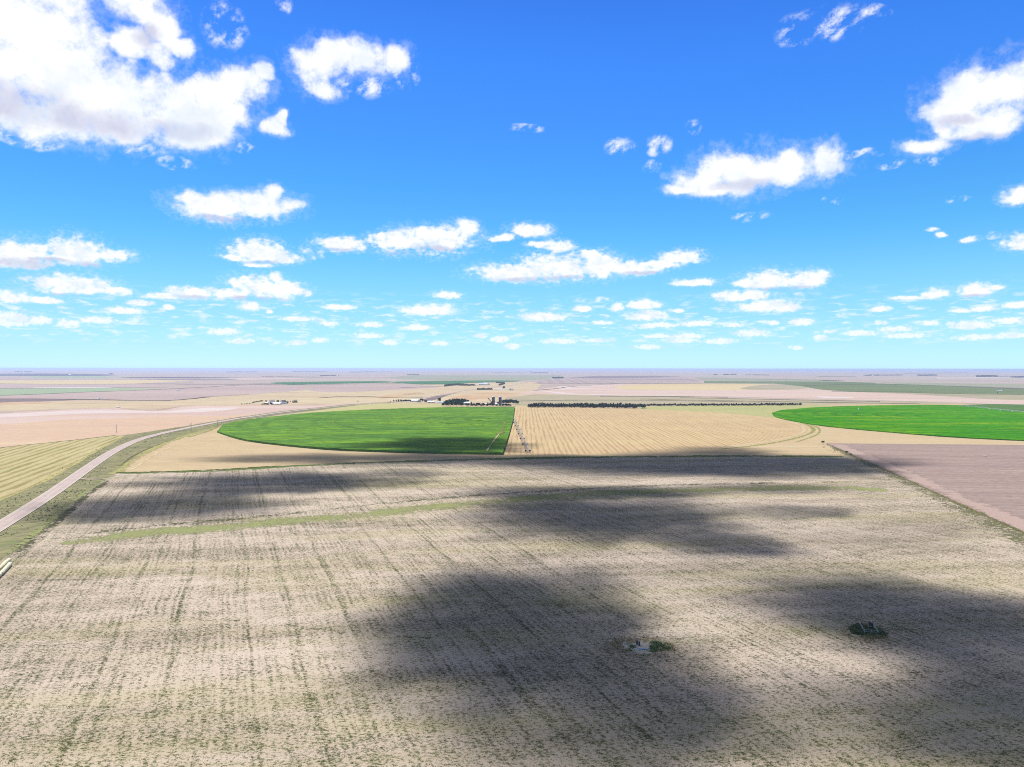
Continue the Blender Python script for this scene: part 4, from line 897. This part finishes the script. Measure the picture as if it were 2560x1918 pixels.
def building(name, px, py, wpx, depth, wallpx, roofpx, wall, roof, label, cat, rot=0.0, gable_front=False, doors=1, windows=2, flat=False):
    p = G(px, py); mpp = p.y / F; w_ = wpx * mpp; wh = wallpx * mpp; rh = roofpx * mpp
    root = tag(empty(name, (p.x, p.y + depth * .5, .3), rot), label, cat)
    x0, x1, y0, y1 = -w_ / 2, w_ / 2, -depth / 2, depth / 2
    bm = bmesh.new()
    if gable_front: prof = [(x0, 0), (x1, 0), (x1, wh), (0, wh + rh), (x0, wh)]
    else: prof = [(y0, 0), (y1, 0), (y1, wh), (0, wh + rh), (y0, wh)]
    a_, b_ = (y0, y1) if gable_front else (x0, x1)
    P3 = (lambda u, z, s: (u, s, z)) if gable_front else (lambda u, z, s: (s, u, z))
    A_ = [bm.verts.new(P3(u, z, a_)) for u, z in prof]; B_ = [bm.verts.new(P3(u, z, b_)) for u, z in prof]
    bm.faces.new(A_); bm.faces.new(B_[::-1])
    for i in range(5): bm.faces.new((A_[i], A_[(i + 1) % 5], B_[(i + 1) % 5], B_[i]))
    bmesh.ops.recalc_face_normals(bm, faces=bm.faces); from_bm('wall', bm, wall, root)
    bm = bmesh.new(); ov = max(.3, w_ * .025); hw = (x1 if gable_front else y1)
    sl = rh / hw; e = hw + ov; th = max(.18, wh * .05)
    pr = [(-e, wh - ov * sl + .03), (0, wh + rh + .03), (e, wh - ov * sl + .03), (e, wh - ov * sl + th), (0, wh + rh + th), (-e, wh - ov * sl + th)]
    A_ = [bm.verts.new(P3(u, z, a_ - ov)) for u, z in pr]; B_ = [bm.verts.new(P3(u, z, b_ + ov)) for u, z in pr]
    bm.faces.new(A_); bm.faces.new(B_[::-1])
    for i in range(6): bm.faces.new((A_[i], A_[(i + 1) % 6], B_[(i + 1) % 6], B_[i]))
    bmesh.ops.recalc_face_normals(bm, faces=bm.faces); from_bm('roof', bm, roof, root)
    for i in range(doors):
        bm = bmesh.new(); cx = x0 + w_ * (.5 if gable_front else (.28 + .5 * i)); dw = min(w_ * .22, wh * .9); add_box(bm, cx - dw / 2, cx + dw / 2, y0 - .08, y0 + .02, 0, wh * .75); from_bm('door', bm, M['door'], root)
    for i in range(windows):
        bm = bmesh.new(); cx = x0 + w_ * (.12 + .76 * i / max(1, windows - 1)); add_box(bm, cx - .6, cx + .6, y0 - .06, y0 + .02, wh * .4, wh * .72); from_bm('window', bm, M['glass'], root)
    return root
building('white_barn', 1165, 1012.5, 22, 13, 4.6, 2.6, M['white'], M['whiteroof'], 'big white barn in front of the dark grove left of the blue silos', 'barn', rot=-.25)
building('white_shed', 1213, 1013.4, 7, 6, 3.4, 1.6, M['white'], M['whiteroof'], 'small white shed behind the dome shaped tree near the silos', 'shed', windows=0)
building('white_shed', 1256.5, 1014.4, 5, 5, 2.6, 1.2, M['concrete'], M['greyroof'], 'small pale shed at the right foot of the blue silos', 'shed', windows=0)
building('farm_house', 678.5, 1009, 12, 10, 4.4, 4.2, M['white'], M['greyroof'], 'white farmhouse with steep grey roof behind the machine shed', 'house', rot=.3, windows=3)
building('machine_shed', 688.5, 1011.8, 24, 12, 2.6, 2.4, M['white'], M['whiteroof'], 'long low white machine shed in front of the farmhouse', 'shed', rot=-.12, doors=2)
building('barn', 706, 1010.6, 8, 14, 4.8, 4.4, M['white'], M['brownroof'], 'white gabled barn with brown roof right of the farmhouse', 'barn', rot=-.35, gable_front=True, windows=0)
building('barn_annex', 713.5, 1009.4, 7, 8, 2.4, 2.4, M['brownroof'], M['greyroof'], 'dark lean shed on the right of the white gabled barn', 'shed', windows=0)
building('white_shed', 666, 1009.8, 7, 7, 2.4, 1.4, M['white'], M['whiteroof'], 'small white shed left of the grey roofed farmhouse', 'shed', windows=1)
building('long_shed', 1035.5, 1004.6, 19, 14, 2.6, 2.4, M['white'], M['whiteroof'], 'long white shed at the end of the roadside hedge row', 'shed', doors=2)
building('grey_shed', 1047, 1006, 8, 9, 3.4, 2.2, M['concrete'], M['greyroof'], 'grey shed attached beside the long white shed', 'shed', gable_front=True, windows=0)
building('white_building', 1077, 1007.4, 17, 13, 2.4, 2.2, M['white'], M['whiteroof'], 'low white building left of the tall round poplar', 'shed', doors=2)
building('blue_roof_shed', 1100, 1008.2, 15, 11, 1.6, 2.0, M['white'], M['bluegrey'], 'low shed with pale blue roof next to the dark grove', 'shed')
building('blue_shed', 1202.5, 962.4, 12, 30, 2.0, 2.4, M['white'], M['bluegrey'], 'pale blue roofed shed in the far farmstead beside the treeline', 'shed')
building('white_shed', 1213, 961.8, 10, 30, 2.4, 2.0, M['white'], M['whiteroof'], 'bright white shed right of the far pale blue shed', 'shed')
building('grey_shed', 1221, 962, 6, 20, 1.4, 2.0, M['white'], M['greyroof'], 'grey roofed gable shed right of the far bright white shed', 'shed', gable_front=True)
building('farm_house', 1276, 976, 6, 14, 2.6, 2.2, M['white'], M['greyroof'], 'white house with grey roof beside the far lone round tree', 'house', gable_front=True)
building('grey_shed', 1282, 976, 5, 12, 1.8, 1.4, M['white'], M['greyroof'], 'small grey roofed shed right of the far white house', 'shed', windows=0)
for px, py, w_, lab in [(58,930.4,5,'white building before the horizon wood at the far left'),(50,930.4,3,'smaller white building left of another under the far left horizon wood'),(174,938.4,4,'white building on the dark band near the horizon'),(843,940.4,4,'white building at the end of a small far wood'),(2505,977.6,3,'second white cabin beside the far pivot line'),(2499.5,977.6,3.2,'white cabin right beside the far pivot line'),(2349,945.6,4,'white building at the start of the pale strip near the horizon'),(2183,939.8,3.5,'white building left of the dark far wood'),(1850,937.6,4,'larger white building of the distant village'),(291,1019.6,4,'tiny white shed on the edge of the pink fallow'),(443,977,5,'pale shed in the far mauve field'),(243,998,3,'tiny white shed on the dark pasture line'),(1572,932.5,4,'pale building of the far town below the horizon')]:
    building('farm_shed', px, py, w_, 12, 1.0, .7, M['white'], M['whiteroof'], lab, 'shed', windows=0)
vil = None
for px, py in [(1590,931.5),(1602,932.4),(1617,931.6),(1640,932.5),(1825,938),(1862,938),(1872,937.4),(1880,938.4),(2446,930.5),(2456,930.5)]:
    b_ = building('town_building', px, py, 3, 20, .8, .5, M['white'], M['whiteroof'], 'tiny pale building of the distant towns just below the horizon', 'building', windows=0); b_['group'] = 'distant town buildings'

# silos, grain bin, elevator
def silo(px, label):
    p = G(px, 1013.2); R = 3.35; Hh = 17.6
    root = tag(empty('silo', (p.x, p.y, .3)), label, 'silo')
    bm = bmesh.new(); add_lathe(bm, [(R, 0), (R, Hh)], 28); from_bm('shell', bm, M['blue'], root, False)
    bm = bmesh.new(); add_lathe(bm, [(R + .06, Hh + .01), (R * .86, Hh + .8), (R * .5, Hh + 1.5), (.4, Hh + 1.8), (.35, Hh + 2.3)], 28); from_bm('roof', bm, M['bluegrey'], root)
    for z in (3.2, 6.4, 9.6, 12.8, 16.6):
        bm = bmesh.new(); add_lathe(bm, [(R + .02, z), (R + .10, z + .03), (R + .10, z + .2), (R + .02, z + .23)], 28); from_bm('band', bm, M['galv'], root)
    bm = bmesh.new(); add_box(bm, -.45, -.37, -R - .5, -R - .1, 0, Hh + .6); add_box(bm, .37, .45, -R - .5, -R - .1, 0, Hh + .6)
    for k in range(28): add_box(bm, -.36, .36, -R - .48, -R - .42, .4 + k * .63, .47 + k * .63)
    from_bm('ladder', bm, M['galv'], root)
    bm = bmesh.new(); add_box(bm, R * .3, R * .3 + 1.1, -R - .55, -R * .8, 0, 2.2); from_bm('hatch', bm, M['galv'], root)
silo(1233.4, 'tall dark blue silo nearer to the inclined elevator')
silo(1250.3, 'tall dark blue silo nearer to the right hand grove')
p = G(1241, 1014.4); root = tag(empty('grain_bin', (p.x, p.y, .3)), 'squat grey steel grain bin between the blue silos', 'grain bin')
bm = bmesh.new(); add_lathe(bm, [(3.8, 0), (3.8, 3.6)], 28); from_bm('shell', bm, M['galv'], root)
bm = bmesh.new(); add_lathe(bm, [(3.95, 3.61), (.5, 5.6), (.45, 6.0)], 28); from_bm('roof', bm, M['whiteroof'], root)
bm = bmesh.new(); add_box(bm, -.6, .6, -3.95, -3.7, 0, 2.1); from_bm('door', bm, M['door'], root)
p = G(1224, 1013.6); root = tag(empty('grain_elevator', (p.x, p.y, .3)), 'rusty inclined elevator rising above trees beside the left silo', 'elevator')
bm = bmesh.new(); add_tube(bm, [(4.6, 0, 6.6), (-2.9, 0, 15.4)], .75, 8); from_bm('conveyor_tube', bm, M['rust'], root)
for x_, z_ in ((-1.8, 14), (2.5, 9)):
    bm = bmesh.new(); add_tube(bm, [(x_, -.9, 0), (x_, 0, z_)], .16, 6); from_bm('leg', bm, M['galv'], root)
    bm = bmesh.new(); add_tube(bm, [(x_, .9, 0), (x_, 0, z_)], .16, 6); from_bm('leg', bm, M['galv'], root)
bm = bmesh.new(); add_box(bm, -4.2, -2.6, -.8, .8, 14.6, 16.4); from_bm('head_box', bm, M['rust'], root)

# ------------------------------------------------------------------ centre pivots
def pivot(c, end, n, label, scale=1.0, r=.17):
    c, end = Vector(c), Vector(end); d_ = end - c; Ln = d_.length; ux = d_.normalized()
    root = tag(empty('irrigation_pivot', (c.x, c.y, .3), math.atan2(ux.y, ux.x)), label, 'irrigation pivot')
    S = Ln / (n + .35); Hh = 4.0 * scale
    bm = bmesh.new()
    for sx in (-1.6, 1.6):
        for sy in (-1.6, 1.6): add_tube(bm, [(sx, sy, 0), (sx * .2, sy * .2, Hh)], .12, 5)
    add_tube(bm, [(0, 0, 0), (0, 0, Hh + .6)], .25, 8); from_bm('pivot_point', bm, M['galv'], root)
    for i in range(n):
        x0, x1 = i * S, (i + 1) * S; bm = bmesh.new(); m_ = 9
        arch = [(x0 + (x1 - x0) * k / m_, 0, Hh + 1.1 * scale * math.sin(PI * k / m_)) for k in range(m_ + 1)]
        add_tube(bm, arch, r, 6)
        for sy in (-1, 1):
            low = [(x0 + (x1 - x0) * k / m_, sy * .75 * scale * math.sin(PI * k / m_), Hh - .35 - .15 * math.sin(PI * k / m_)) for k in range(m_ + 1)]
            add_tube(bm, low, r * .45, 4)
            for k in range(1, m_): add_tube(bm, [arch[k], low[k]], r * .45, 4)
        for k in range(1, m_): add_tube(bm, [(arch[k][0], 0, arch[k][2]), (arch[k][0], .5, arch[k][2] - .4), (arch[k][0], .5, 1.9)], r * .22, 4)
        from_bm('span', bm, M['galv'], root)
        bm = bmesh.new(); T = 2.15 * scale
        for sy in (-1, 1): add_tube(bm, [(x1, sy * T, .75), (x1 + .5, 0, Hh)], .10, 5); add_tube(bm, [(x1, sy * T, .75), (x1 - .5, 0, Hh)], .10, 5)
        add_tube(bm, [(x1, -T, .75), (x1, T, .75)], .12, 5)
        tw = from_bm('drive_tower', bm, M['galv'], root)
        for sy in (-1, 1):
            bm = bmesh.new()
            pr = [(.34, -.22), (.68, -.24), (.82, -.13), (.82, .13), (.68, .24), (.34, .22)]
            rings = [[bm.verts.new((x1 + q, sy * T + math.cos(2 * PI * k / 18) * rr, .82 + math.sin(2 * PI * k / 18) * rr)) for rr, q in pr] for k in range(18)]
            for k in range(18):
                for j in range(6): bm.faces.new((rings[k][j], rings[(k + 1) % 18][j], rings[(k + 1) % 18][(j + 1) % 6], rings[k][(j + 1) % 6]))
            bm.faces.new([rings[k][0] for k in range(18)])
            for v in bm.verts:                                   # wheels roll across the span: turn the ring on edge
                rx_, ry_ = v.co.x - x1, v.co.y - sy * T; v.co.x, v.co.y = x1 + rx_, sy * T + ry_
            bmesh.ops.recalc_face_normals(bm, faces=bm.faces)
            from_bm('wheel', bm, M['rubber'], tw)
    bm = bmesh.new(); add_tube(bm, [(n * S, 0, Hh), ((n + .35) * S, 0, Hh - .2)], r * .7, 5); add_tube(bm, [(n * S, 0, Hh + 1.6), ((n + .33) * S, 0, Hh)], .05, 4); add_tube(bm, [(n * S, 0, Hh), (n * S, 0, Hh + 1.6)], .06, 4)
    from_bm('end_boom', bm, M['galv'], root)
    return root
pivot(G(1284.8, 1051), G(1322.5, 1136), 7, 'long galvanised irrigation pivot standing across the striped tan stubble', r=.17)
pivot(G(2400, 1018), G(2610, 1042), 7, 'pale irrigation pivot along the back edge of the bright green circle', r=.22)
pivot(G(2490, 986), G(2496, 972), 4, 'far thin irrigation pivot in the grey green field near the white cabins', r=.35)
ribbon('under_pivot_strip', [(1286,1054),(1296,1082),(1308,1108),(1322,1134)], 5.0, fray_mat('dull_tan_strip', A(206, 186, 160), A(192, 170, 146), cover=1.0, scale=.3))  # strip below the span, duller than the stubble

# ------------------------------------------------------------------ poles, sheds, stray things
def pole(px, py, hpx, label, arm=True):
    p = G(px, py); h = hpx * p.y / F; root = tag(empty('utility_pole', (p.x, p.y, .2)), label, 'utility pole')
    bm = bmesh.new(); add_tube(bm, [(0, 0, -.2), (0, 0, h)], [.34, .26], 8); from_bm('post', bm, M['wood'], root)
    if arm:
        bm = bmesh.new(); add_box(bm, -1.2, 1.2, -.26, -.14, h - .9, h - .72); from_bm('crossarm', bm, M['wood'], root)
        for x_ in (-1.05, 0, 1.05):
            bm = bmesh.new(); add_lathe(bm, [(.05, 0), (.09, .06), (.05, .14), (.08, .2), (.03, .26)], 8, (x_, -.2, h - .72 if x_ else h + .01)); from_bm('insulator', bm, M['whiteroof'], root)
for px, py, h, lab in [(478,1079,22,'weathered utility pole on the near roadside, tallest before the green circle'),(543.5,1068,18,'utility pole by the left tip of the green circle'),(602.5,1054,13,'utility pole beside the road near the pale pull off'),(640,1046.5,10,'utility pole just left of the small white van'),(773,1030,10,'utility pole at the pale hay strip along the road'),(291,1082,20,'dark utility pole standing in the peach fallow left of the road')]:
    pole(px, py, h, lab)
p = G(701.3, 1010); root = tag(empty('radio_mast', (p.x, p.y, .2)), 'thin mast standing between machine shed and gabled barn', 'mast')
bm = bmesh.new(); add_tube(bm, [(0, 0, 0), (0, 0, 16)], [.2, .08], 6); from_bm('mast_tube', bm, M['galv'], root)
bm = bmesh.new(); add_tube(bm, [(-.7, 0, 15), (.7, 0, 15)], .05, 5); add_tube(bm, [(-.5, 0, 14.2), (.5, 0, 14.2)], .05, 5); from_bm('antenna', bm, M['galv'], root)
# water tower
p = G(2013, 937); root = tag(empty('water_tower', (p.x, p.y, 0)), 'slim white water tower on the plain below the horizon', 'water tower')
bm = bmesh.new(); add_lathe(bm, [(4.5, 0), (2.6, 5), (2.4, 30)], 20); from_bm('stem', bm, M['white'], root)
bm = bmesh.new(); add_lathe(bm, [(2.5, 30.05), (7, 33), (8.2, 37), (6.5, 41), (.8, 43.5)], 24); from_bm('tank', bm, M['white'], root)
# white van on the pull-off
p = G(652, 1046.2); root = tag(empty('parked_van', (p.x, p.y, .5), -.3), 'small white van parked on the pale pull off beside the road', 'van')
bm = bmesh.new(); prof = [(-2.5, .45), (2.5, .45), (2.5, 1.15), (1.75, 1.35), (1.25, 2.15), (-2.5, 2.25)]
A_ = [bm.verts.new((x_, -.95, z_)) for x_, z_ in prof]; B_ = [bm.verts.new((x_, .95, z_)) for x_, z_ in prof]
bm.faces.new(A_); bm.faces.new(B_[::-1])
for i in range(6): bm.faces.new((A_[i], A_[(i + 1) % 6], B_[(i + 1) % 6], B_[i]))
bmesh.ops.recalc_face_normals(bm, faces=bm.faces); from_bm('body', bm, M['white'], root)
bm = bmesh.new(); add_box(bm, .2, 1.15, -.97, -.94, 1.4, 2.0); from_bm('side_window', bm, M['glass'], root)
for x_ in (-1.6, 1.6):
    for y_ in (-.8, .8):
        bm = bmesh.new(); add_tube(bm, [(x_, y_ - .14, .36), (x_, y_ + .14, .36)], .36, 16); from_bm('wheel', bm, M['rubber'], root)
# pump box in the bright circle
p = G(2148, 1025.5); root = tag(empty('pump_box', (p.x, p.y, .5)), 'small white pump box in the bright green crop', 'pump box')
bm = bmesh.new(); add_box(bm, -1.7, 1.7, -1, 1, .0, 3.4); bmesh.ops.bevel(bm, geom=bm.edges[:], offset=.08, segments=2); from_bm('cabinet', bm, M['white'], root)
bm = bmesh.new(); add_box(bm, -1.9, 1.9, -1.2, 1.2, 3.42, 3.62); from_bm('lid', bm, M['whiteroof'], root)
bm = bmesh.new(); add_tube(bm, [(1.6, 0, 1), (3.6, 0, 1), (3.6, 0, .0)], .2, 8); from_bm('outlet_pipe', bm, M['galv'], root)
# stones
def stones(px, py, n, w_, label, name='stone_heap'):
    p = G(px, py); r_ = np.random.default_rng(int(px)); bm = bmesh.new()
    for i in range(n):
        q = bmesh.ops.create_icosphere(bm, subdivisions=1, radius=r_.uniform(.25, .6))['verts']; off = Vector((r_.normal() * w_, r_.normal() * w_ * .6, r_.uniform(.1, .4)))
        for v in q: v.co = Vector((v.co.x * r_.uniform(.8, 1.4), v.co.y, v.co.z * .7)) + off
    o = from_bm(name, bm, M['concrete']); o.location = (p.x, p.y, .4); tag(o, label, 'stones')
stones(2462, 1142, 14, .9, 'small heap of pale stones out on the purple brown field')

# ------------------------------------------------------------------ round hay bales at the left edge
M['bale'] = field_mat('baled_hay', (.74, .70, .52, 1), (.66, .61, .44, 1), None, big=1.2, stretch=1, fine=.25, fine_amt=.15)
M['wrap'] = plain('bale_end_straw', A(206, 196, 150), .9, .2, .2, 3)
def bale_proto():
    root = empty('round_bale', (0, 0, 0)); bm = bmesh.new(); R, Lh = .82, .70; n = 28
    prof = [(R * .93, -Lh), (R, -Lh + .12), (R * 1.01, 0), (R, Lh - .12), (R * .93, Lh)]
    rings = []
    for r, y in prof: rings.append([bm.verts.new((math.cos(2 * PI * k / n) * r * (1 + .02 * math.sin(5 * k)), y, R + math.sin(2 * PI * k / n) * r * (1 + .02 * math.cos(3 * k)))) for k in range(n)])
    for i in range(4):
        for k in range(n): bm.faces.new((rings[i][k], rings[i + 1][k], rings[i + 1][(k + 1) % n], rings[i][(k + 1) % n]))
    bmesh.ops.recalc_face_normals(bm, faces=bm.faces); from_bm('straw_roll', bm, M['bale'], root, True)
    for s in (-1, 1):
        bm = bmesh.new(); c0 = bm.verts.new((0, s * (Lh + .05), R)); rg = [bm.verts.new((math.cos(2 * PI * k / n) * R * .92, s * (Lh + .003), R + math.sin(2 * PI * k / n) * R * .92)) for k in range(n)]
        for k in range(n): bm.faces.new((c0, rg[k], rg[(k + 1) % n]))
        bmesh.ops.recalc_face_normals(bm, faces=bm.faces); from_bm('bale_end', bm, M['wrap'], root)
    return root
bp = None
for rown, (s_, e_) in enumerate((((25, 1418), (-8, 1452)), ((22, 1408), (-14, 1440)))):
    a, b2 = G(*s_), G(*e_); dv = (b2 - a).normalized(); L_ = (b2 - a).length; k = int(L_ / 1.55) + 1
    for i in range(k):
        o = bp if bp is not None and False else None
        if bp is None: bp = o = bale_proto()
        else: o = copy_tree(bp)
        q = a + dv * (i * 1.55); o.location = (q.x + random.uniform(-.1, .1), q.y, .42); o.rotation_euler = (0, 0, math.atan2(dv.y, dv.x) - PI / 2 + random.uniform(-.06, .06))
        for kk in ('label', 'group', 'category'):
            if kk in o: del o[kk]
        tag(o, 'round straw bale in the ' + ('nearer' if rown == 0 else 'farther') + ' of the two bale rows by the road verge', 'hay bale', 'bales in the nearer row' if rown == 0 else 'bales in the farther row')

# ------------------------------------------------------------------ two well sites in the near field
ZN = .42
def rail_fence(pts, h, label, closed=False, rails=(.55, 1.0)):
    root = tag(empty('rail_fence', (pts[0].x, pts[0].y, ZN)), label, 'fence'); o0 = pts[0]
    seg = list(zip(pts[:-1], pts[1:])) + ([(pts[-1], pts[0])] if closed else [])
    for a, b2 in seg:
        L_ = (b2 - a).length; n = max(1, round(L_ / 2.0))
        for i in range(n):
            q = a.lerp(b2, i / n) - o0; bm = bmesh.new(); add_tube(bm, [(q.x, q.y, -.1), (q.x, q.y, h + .08)], .05, 6); from_bm('post', bm, M['wood'], root)
        for r in rails:
            q0, q1 = a - o0, b2 - o0; bm = bmesh.new(); add_tube(bm, [(q0.x, q0.y, h * r), (q1.x, q1.y, h * r)], .04, 6); from_bm('rail', bm, M['wood'], root)
    return root
def pump(p, label, h=1.5):
    root = tag(empty('well_pump', (p.x, p.y, ZN)), label, 'pump')
    bm = bmesh.new(); add_box(bm, -.45, .45, -.4, .4, 0, .5); bmesh.ops.bevel(bm, geom=bm.edges[:], offset=.04, segments=2); from_bm('base', bm, M['concrete'], root)
    bm = bmesh.new(); add_lathe(bm, [(.26, .51), (.26, h * .8), (.34, h * .82), (.34, h * .9), (.18, h)], 18); from_bm('motor', bm, M['dark'], root)
    bm = bmesh.new(); add_box(bm, .45, .85, -.3, .3, .1, h * .75); from_bm('control_box', bm, M['dark'], root)
    bm = bmesh.new(); add_tube(bm, [(-.2, -.2, .4), (-.8, -.6, .4), (-1.0, -.8, 0)], .09, 8); from_bm('outlet_pipe', bm, M['rust'], root)
def disc(name, cx, cyy, rx, ry, mat, z, n=48, wob=.16):
    c = G(cx, cyy); ax = rx * c.y / F; ay = .5 * (G(cx, cyy - ry) - G(cx, cyy + ry)).length
    V = [(c.x, c.y, z)]; ev = [.5]
    for k in range(n):
        a = 2 * PI * k / n; w_ = 1 + wob * noise.noise(Vector((math.cos(a) * 2, math.sin(a) * 2, cx)))
        V.append((c.x + math.cos(a) * ax * w_, c.y + math.sin(a) * ay * w_, z)); ev.append(1.0)
    o = mesh(name, V, [(0, 1 + k, 1 + (k + 1) % n) for k in range(n)], [mat]); o['kind'] = 'structure'
    o.data.attributes.new('e', 'FLOAT', 'POINT').data.foreach_set('value', ev)
    return c, ax, ay
def weed_patch(name, spots, k=9, mat=None):
    pts, hs = [], []
    for (cx, cyy, rx, ry, n, h) in spots:
        c = G(cx, cyy); ax = rx * c.y / F; ay = .5 * (G(cx, cyy - ry) - G(cx, cyy + ry)).length
        for i in range(n):
            r = random.random() ** .5; a = random.random() * 6.283; pts.append((c.x + math.cos(a) * r * ax, c.y + math.sin(a) * r * ay, ZN)); hs.append(h * random.uniform(.5, 1.2) * (1.1 - .5 * r))
    P_ = np.array(pts); hs = np.array(hs); return tri_cloud(name, P_, hs * .8, hs, mat or M['lush'], k, flat=.5)
M['lush'] = leaf_mat('lush_green_weeds', (.11, .17, .065, 1), (.18, .24, .10, 1))
M['dryg'] = leaf_mat('dry_grass_blades', A(226, 206, 150), A(200, 192, 130))
mown = fray_mat('worn_grass_ring', A(168, 158, 108), A(190, 168, 134), cover=.85, scale=.5, c3=A(146, 150, 90))
disc('worn_grass', 1600, 1616, 105, 31, mown, nxt()); disc('worn_grass', 2168, 1580, 66, 25, mown, nxt())
grv = fray_mat('pale_gravel', A(246, 242, 226), A(228, 222, 206), cover=1.2, scale=1.2)
disc('gravel', 1606, 1634, 38, 9, grv, nxt()); disc('gravel', 1571, 1621, 20, 15, grv, nxt()); disc('gravel', 1606, 1618, 40, 19, grv, nxt()); disc('gravel', 1630, 1624, 12, 9, grv, nxt())
a, b2, c2, d2 = G(1590, 1609), G(1622, 1611), G(1621, 1625.5), G(1594, 1625)
root = tag(empty('concrete_slab', (a.x, a.y, ZN)), 'pale two panel concrete slab on the well site in the stubble', 'slab')
def slab(q0, q1, q2, q3, name):
    bm = bmesh.new(); lo = [bm.verts.new((q.x - a.x, q.y - a.y, -.05)) for q in (q3, q2, q1, q0)]; hi_ = [bm.verts.new((q.x - a.x, q.y - a.y, .14)) for q in (q3, q2, q1, q0)]
    bm.faces.new(lo[::-1]); bm.faces.new(hi_)
    for i in range(4): bm.faces.new((lo[i], lo[(i + 1) % 4], hi_[(i + 1) % 4], hi_[i]))
    bmesh.ops.recalc_face_normals(bm, faces=bm.faces); from_bm(name, bm, M['concrete'], root)
lm, rm = a.lerp(d2, .5), b2.lerp(c2, .5); slab(a, b2, rm + (b2 - rm).normalized() * .06, lm + (a - lm).normalized() * .06, 'panel'); slab(lm, rm, c2, d2, 'panel')
pump(G(1592.5, 1619), 'dark pump unit at the left edge of the concrete slab', 1.7)
p0, p1 = G(1592, 1628), G(1620, 1629.5); root = tag(empty('water_pipe', (p0.x, p0.y, ZN)), 'bluish white water pipe lying along the front of the slab', 'pipe')
dv = p1 - p0; bm = bmesh.new(); add_tube(bm, [(0, 0, .4), (dv.x * .98, dv.y * .98, .4)], .16, 10); from_bm('pipe_run', bm, M['bluegrey'], root)
for u in (.1, .9):
    bm = bmesh.new(); add_box(bm, dv.x * u - .15, dv.x * u + .15, dv.y * u - .2, dv.y * u + .2, 0, .24); from_bm('support', bm, M['concrete'], root)
q = G(1623, 1626); root = tag(empty('post', (q.x, q.y, ZN)), 'short dark post at the right front corner of the slab', 'post'); bm = bmesh.new(); add_tube(bm, [(0, 0, 0), (0, 0, 1.15)], .08, 8); from_bm('shaft', bm, M['wood'], root); bm = bmesh.new(); add_lathe(bm, [(.11, 1.16), (.11, 1.24), (.03, 1.28)], 8); from_bm('cap', bm, M['galv'], root)
weed_patch('weeds', [(1581, 1623, 8, 5, 40, .6), (1652, 1621, 32, 11, 130, .6), (1634, 1626, 10, 7, 70, .7), (1628, 1633, 12, 4, 36, .5), (1640, 1614, 16, 6, 50, .6), (1572, 1630, 8, 3, 16, .6)])
weed_patch('dry_grass', [(1560, 1612, 50, 18, 200, .45), (1610, 1644, 60, 6, 90, .4), (1690, 1630, 30, 12, 70, .4), (1600, 1598, 50, 8, 70, .4)], 7, M['dryg'])
fa = [G(2147.5, 1565), G(2177.5, 1565), G(2195.5, 1590), G(2161, 1588)]
rail_fence(fa, 1.25, 'pipe rail fence around the overgrown well', True)
pump(G(2174, 1572), 'dark pump unit standing inside the rail fence', 1.9)
weed_patch('weeds', [(2168, 1582, 42, 14, 330, .75), (2150, 1570, 16, 6, 60, .7), (2142, 1586, 14, 6, 80, .8), (2200, 1586, 14, 8, 90, .75), (2250, 1578, 26, 8, 60, .35)])
weed_patch('dry_grass', [(2165, 1606, 60, 6, 90, .45), (2120, 1590, 16, 12, 50, .4), (2180, 1598, 40, 3, 50, .8)], 7, M['dryg'])
